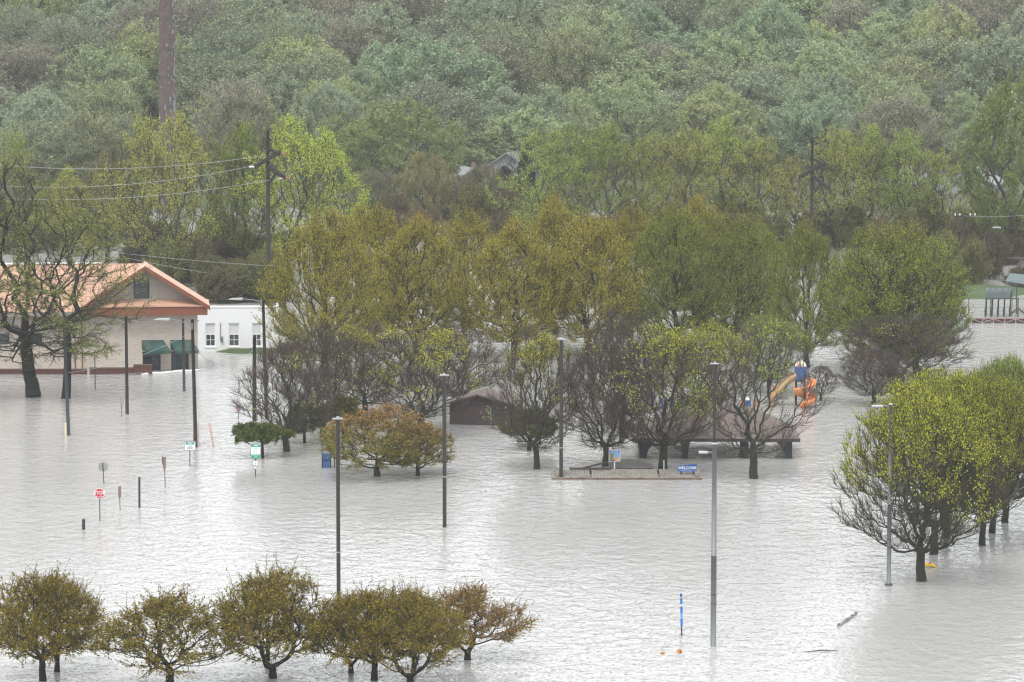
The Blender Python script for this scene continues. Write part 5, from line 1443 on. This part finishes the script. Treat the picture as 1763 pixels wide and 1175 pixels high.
# floats
for (x, y, w_, h_, rz, lb) in ((1141, 1126, .26, .12, .1, 'left orange float drifting near the bottom'), (1170, 1124, .24, .2, .5, 'right orange block float drifting below the blue banner post')):
    p_ = at(x, y); o = empty('float_block', p_, lb, 'float', 'two small orange floats', rz)
    MB().tube([(-w_ / 2, 0, h_ * .35), (w_ / 2, 0, h_ * .35)], h_ * .62, 10).build('body', M['orange'], o, smooth=True)
    MB().tube([(-.03, 0, h_ * .35), (.03, 0, h_ * .35)], h_ * .68, 10).build('strap', M['wire_dark'], o)
a, b = at(1443, 1079), at(1474, 1058)
o = empty('drift_log', a, 'thin pale floating board drifting at lower right', 'driftwood')
d_ = b - a
MB().tube([Vector((0, 0, .02)), d_ * .5 + Vector((0, 0, .06)), d_ + Vector((0, 0, .03))], [.10, .09, .07], 7).build('board', M['wood_grey'], o)
for u_ in (.02, .45, .75, .96): MB().tube([d_ * u_ + Vector((0, 0, .07)), d_ * (u_ + .03) + Vector((0, 0, .1))], .085, 6).build('knot', M['wire_dark'], o)
tag(MB().tube([(0, 0, 0), (1.1, .4, .04), (2.1, .3, .02)], [.02, .035, .015], 5).build('drift_stick', M['wood_dark'], loc=at(1384, 1123)), 'thin dark stick floating between the thick grey pole and the board', 'stick')
tag(MB().tube([(0, 0, 0), (.5, .2, -.0), (1.4, .1, .05)], [.012, .02, .012], 5).build('drift_stick', M['wood_dark'], loc=at(734, 982)), 'thin curved stick floating above the rightmost crabapples', 'stick')
# sunken table top
p_ = at(755, 1128); s__ = ppm(p_.y)
o = empty('sunken_shelter_top', p_, 'dark flat-brimmed pointed top just above water beside the rightmost crabapple', 'shelter')
MB().box(-12.5 / s__, 12.5 / s__, -.35, .35, -.05, .1).build('brim', M['slate'], o)
MB().add([(-.25, -.25, .1), (.25, -.25, .1), (.25, .25, .1), (-.25, .25, .1), (0, 0, .42)], [(0, 1, 4), (1, 2, 4), (2, 3, 4), (3, 0, 4)]).build('peak', M['wood_dark'], o)
for i_ in range(9): MB().box(-12 / s__ + i_ * .1, -12 / s__ + i_ * .1 + .05, -.37, -.352, -.04, .09).build('slat', M['wire_dark'], o)
# yellow and red float at the big right tree
p_ = at(1600, 977); s__ = ppm(p_.y)
o = empty('life_float', p_, 'yellow and red inflatable float beside the big right-hand trunk', 'float')
MB().tube([(-.35, 0, .1), (-.1, 0, .2), (.2, 0, .14), (.5, -.1, .03)], [.08, .16, .14, .04], 10).build('body', M['yellow'], o, smooth=True)
MB().tube([(-.55, .05, .05), (-.3, .05, .12), (-.1, .05, .08)], [.05, .1, .05], 8).build('red_end', M['red'], o, smooth=True)
MB().tube([(-.05, -.08, .3), (.1, -.1, .3)], .05, 6).build('handle', M['red'], o)
p_ = at(1592, 972); o = empty('marker_pole', p_, 'thin white pole standing beside the yellow and red float', 'pole')
MB().tube([(0, 0, -.5), (0, 0, atY(1592, 948, p_.y).z)], .05, 6).build('shaft', M['foam'], o)
MB().tube([(0, 0, atY(1592, 949, p_.y).z), (0, 0, atY(1592, 947, p_.y).z)], .06, 6).build('cap', M['galv'], o)
# stub beside the deck trees
tag(MB().tube([(0, 0, -.4), (0, 0, 1.0)], .035, 6).build('thin_stake', M['foam'], loc=at(1143, 814)), 'thin pale stake in front of the lime-topped tree trunk', 'stake')
# street lamp bits far right
p_ = at(1715, 470); h = atY(1715, 393, p_.y).z
o = empty('street_lamp', p_, 'far street lamp with pale head before the brown brush at right', 'lamp post')
MB().tube([(0, 0, -1), (0, 0, h)], .1, 8).build('pole', M['slate'], o); MB().box(-.5, .5, -.2, .2, h, h + .14).build('lamp_head', M['steel_light'], o)

by = {}
for ob in col.objects:
    if ob.parent is None and ob.get('category') in ('tree', 'bush'): by.setdefault(ob['label'], []).append(ob)
for lb, obs in by.items():
    if len(obs) < 2: continue
    obs.sort(key=lambda q: project(q.location)[0])
    words = ['leftmost', 'rightmost'] if len(obs) == 2 else ['leftmost', 'second', 'third', 'fourth', 'fifth'][:len(obs) - 1] + ['rightmost']
    for ob, w_ in zip(obs, words): ob['label'] = lb + ', ' + w_
tri = sum(len(m_.loops) - 2 * len(m_.polygons) for m_ in bpy.data.meshes)
print('mesh triangles', tri, 'objects', len(bpy.data.objects))
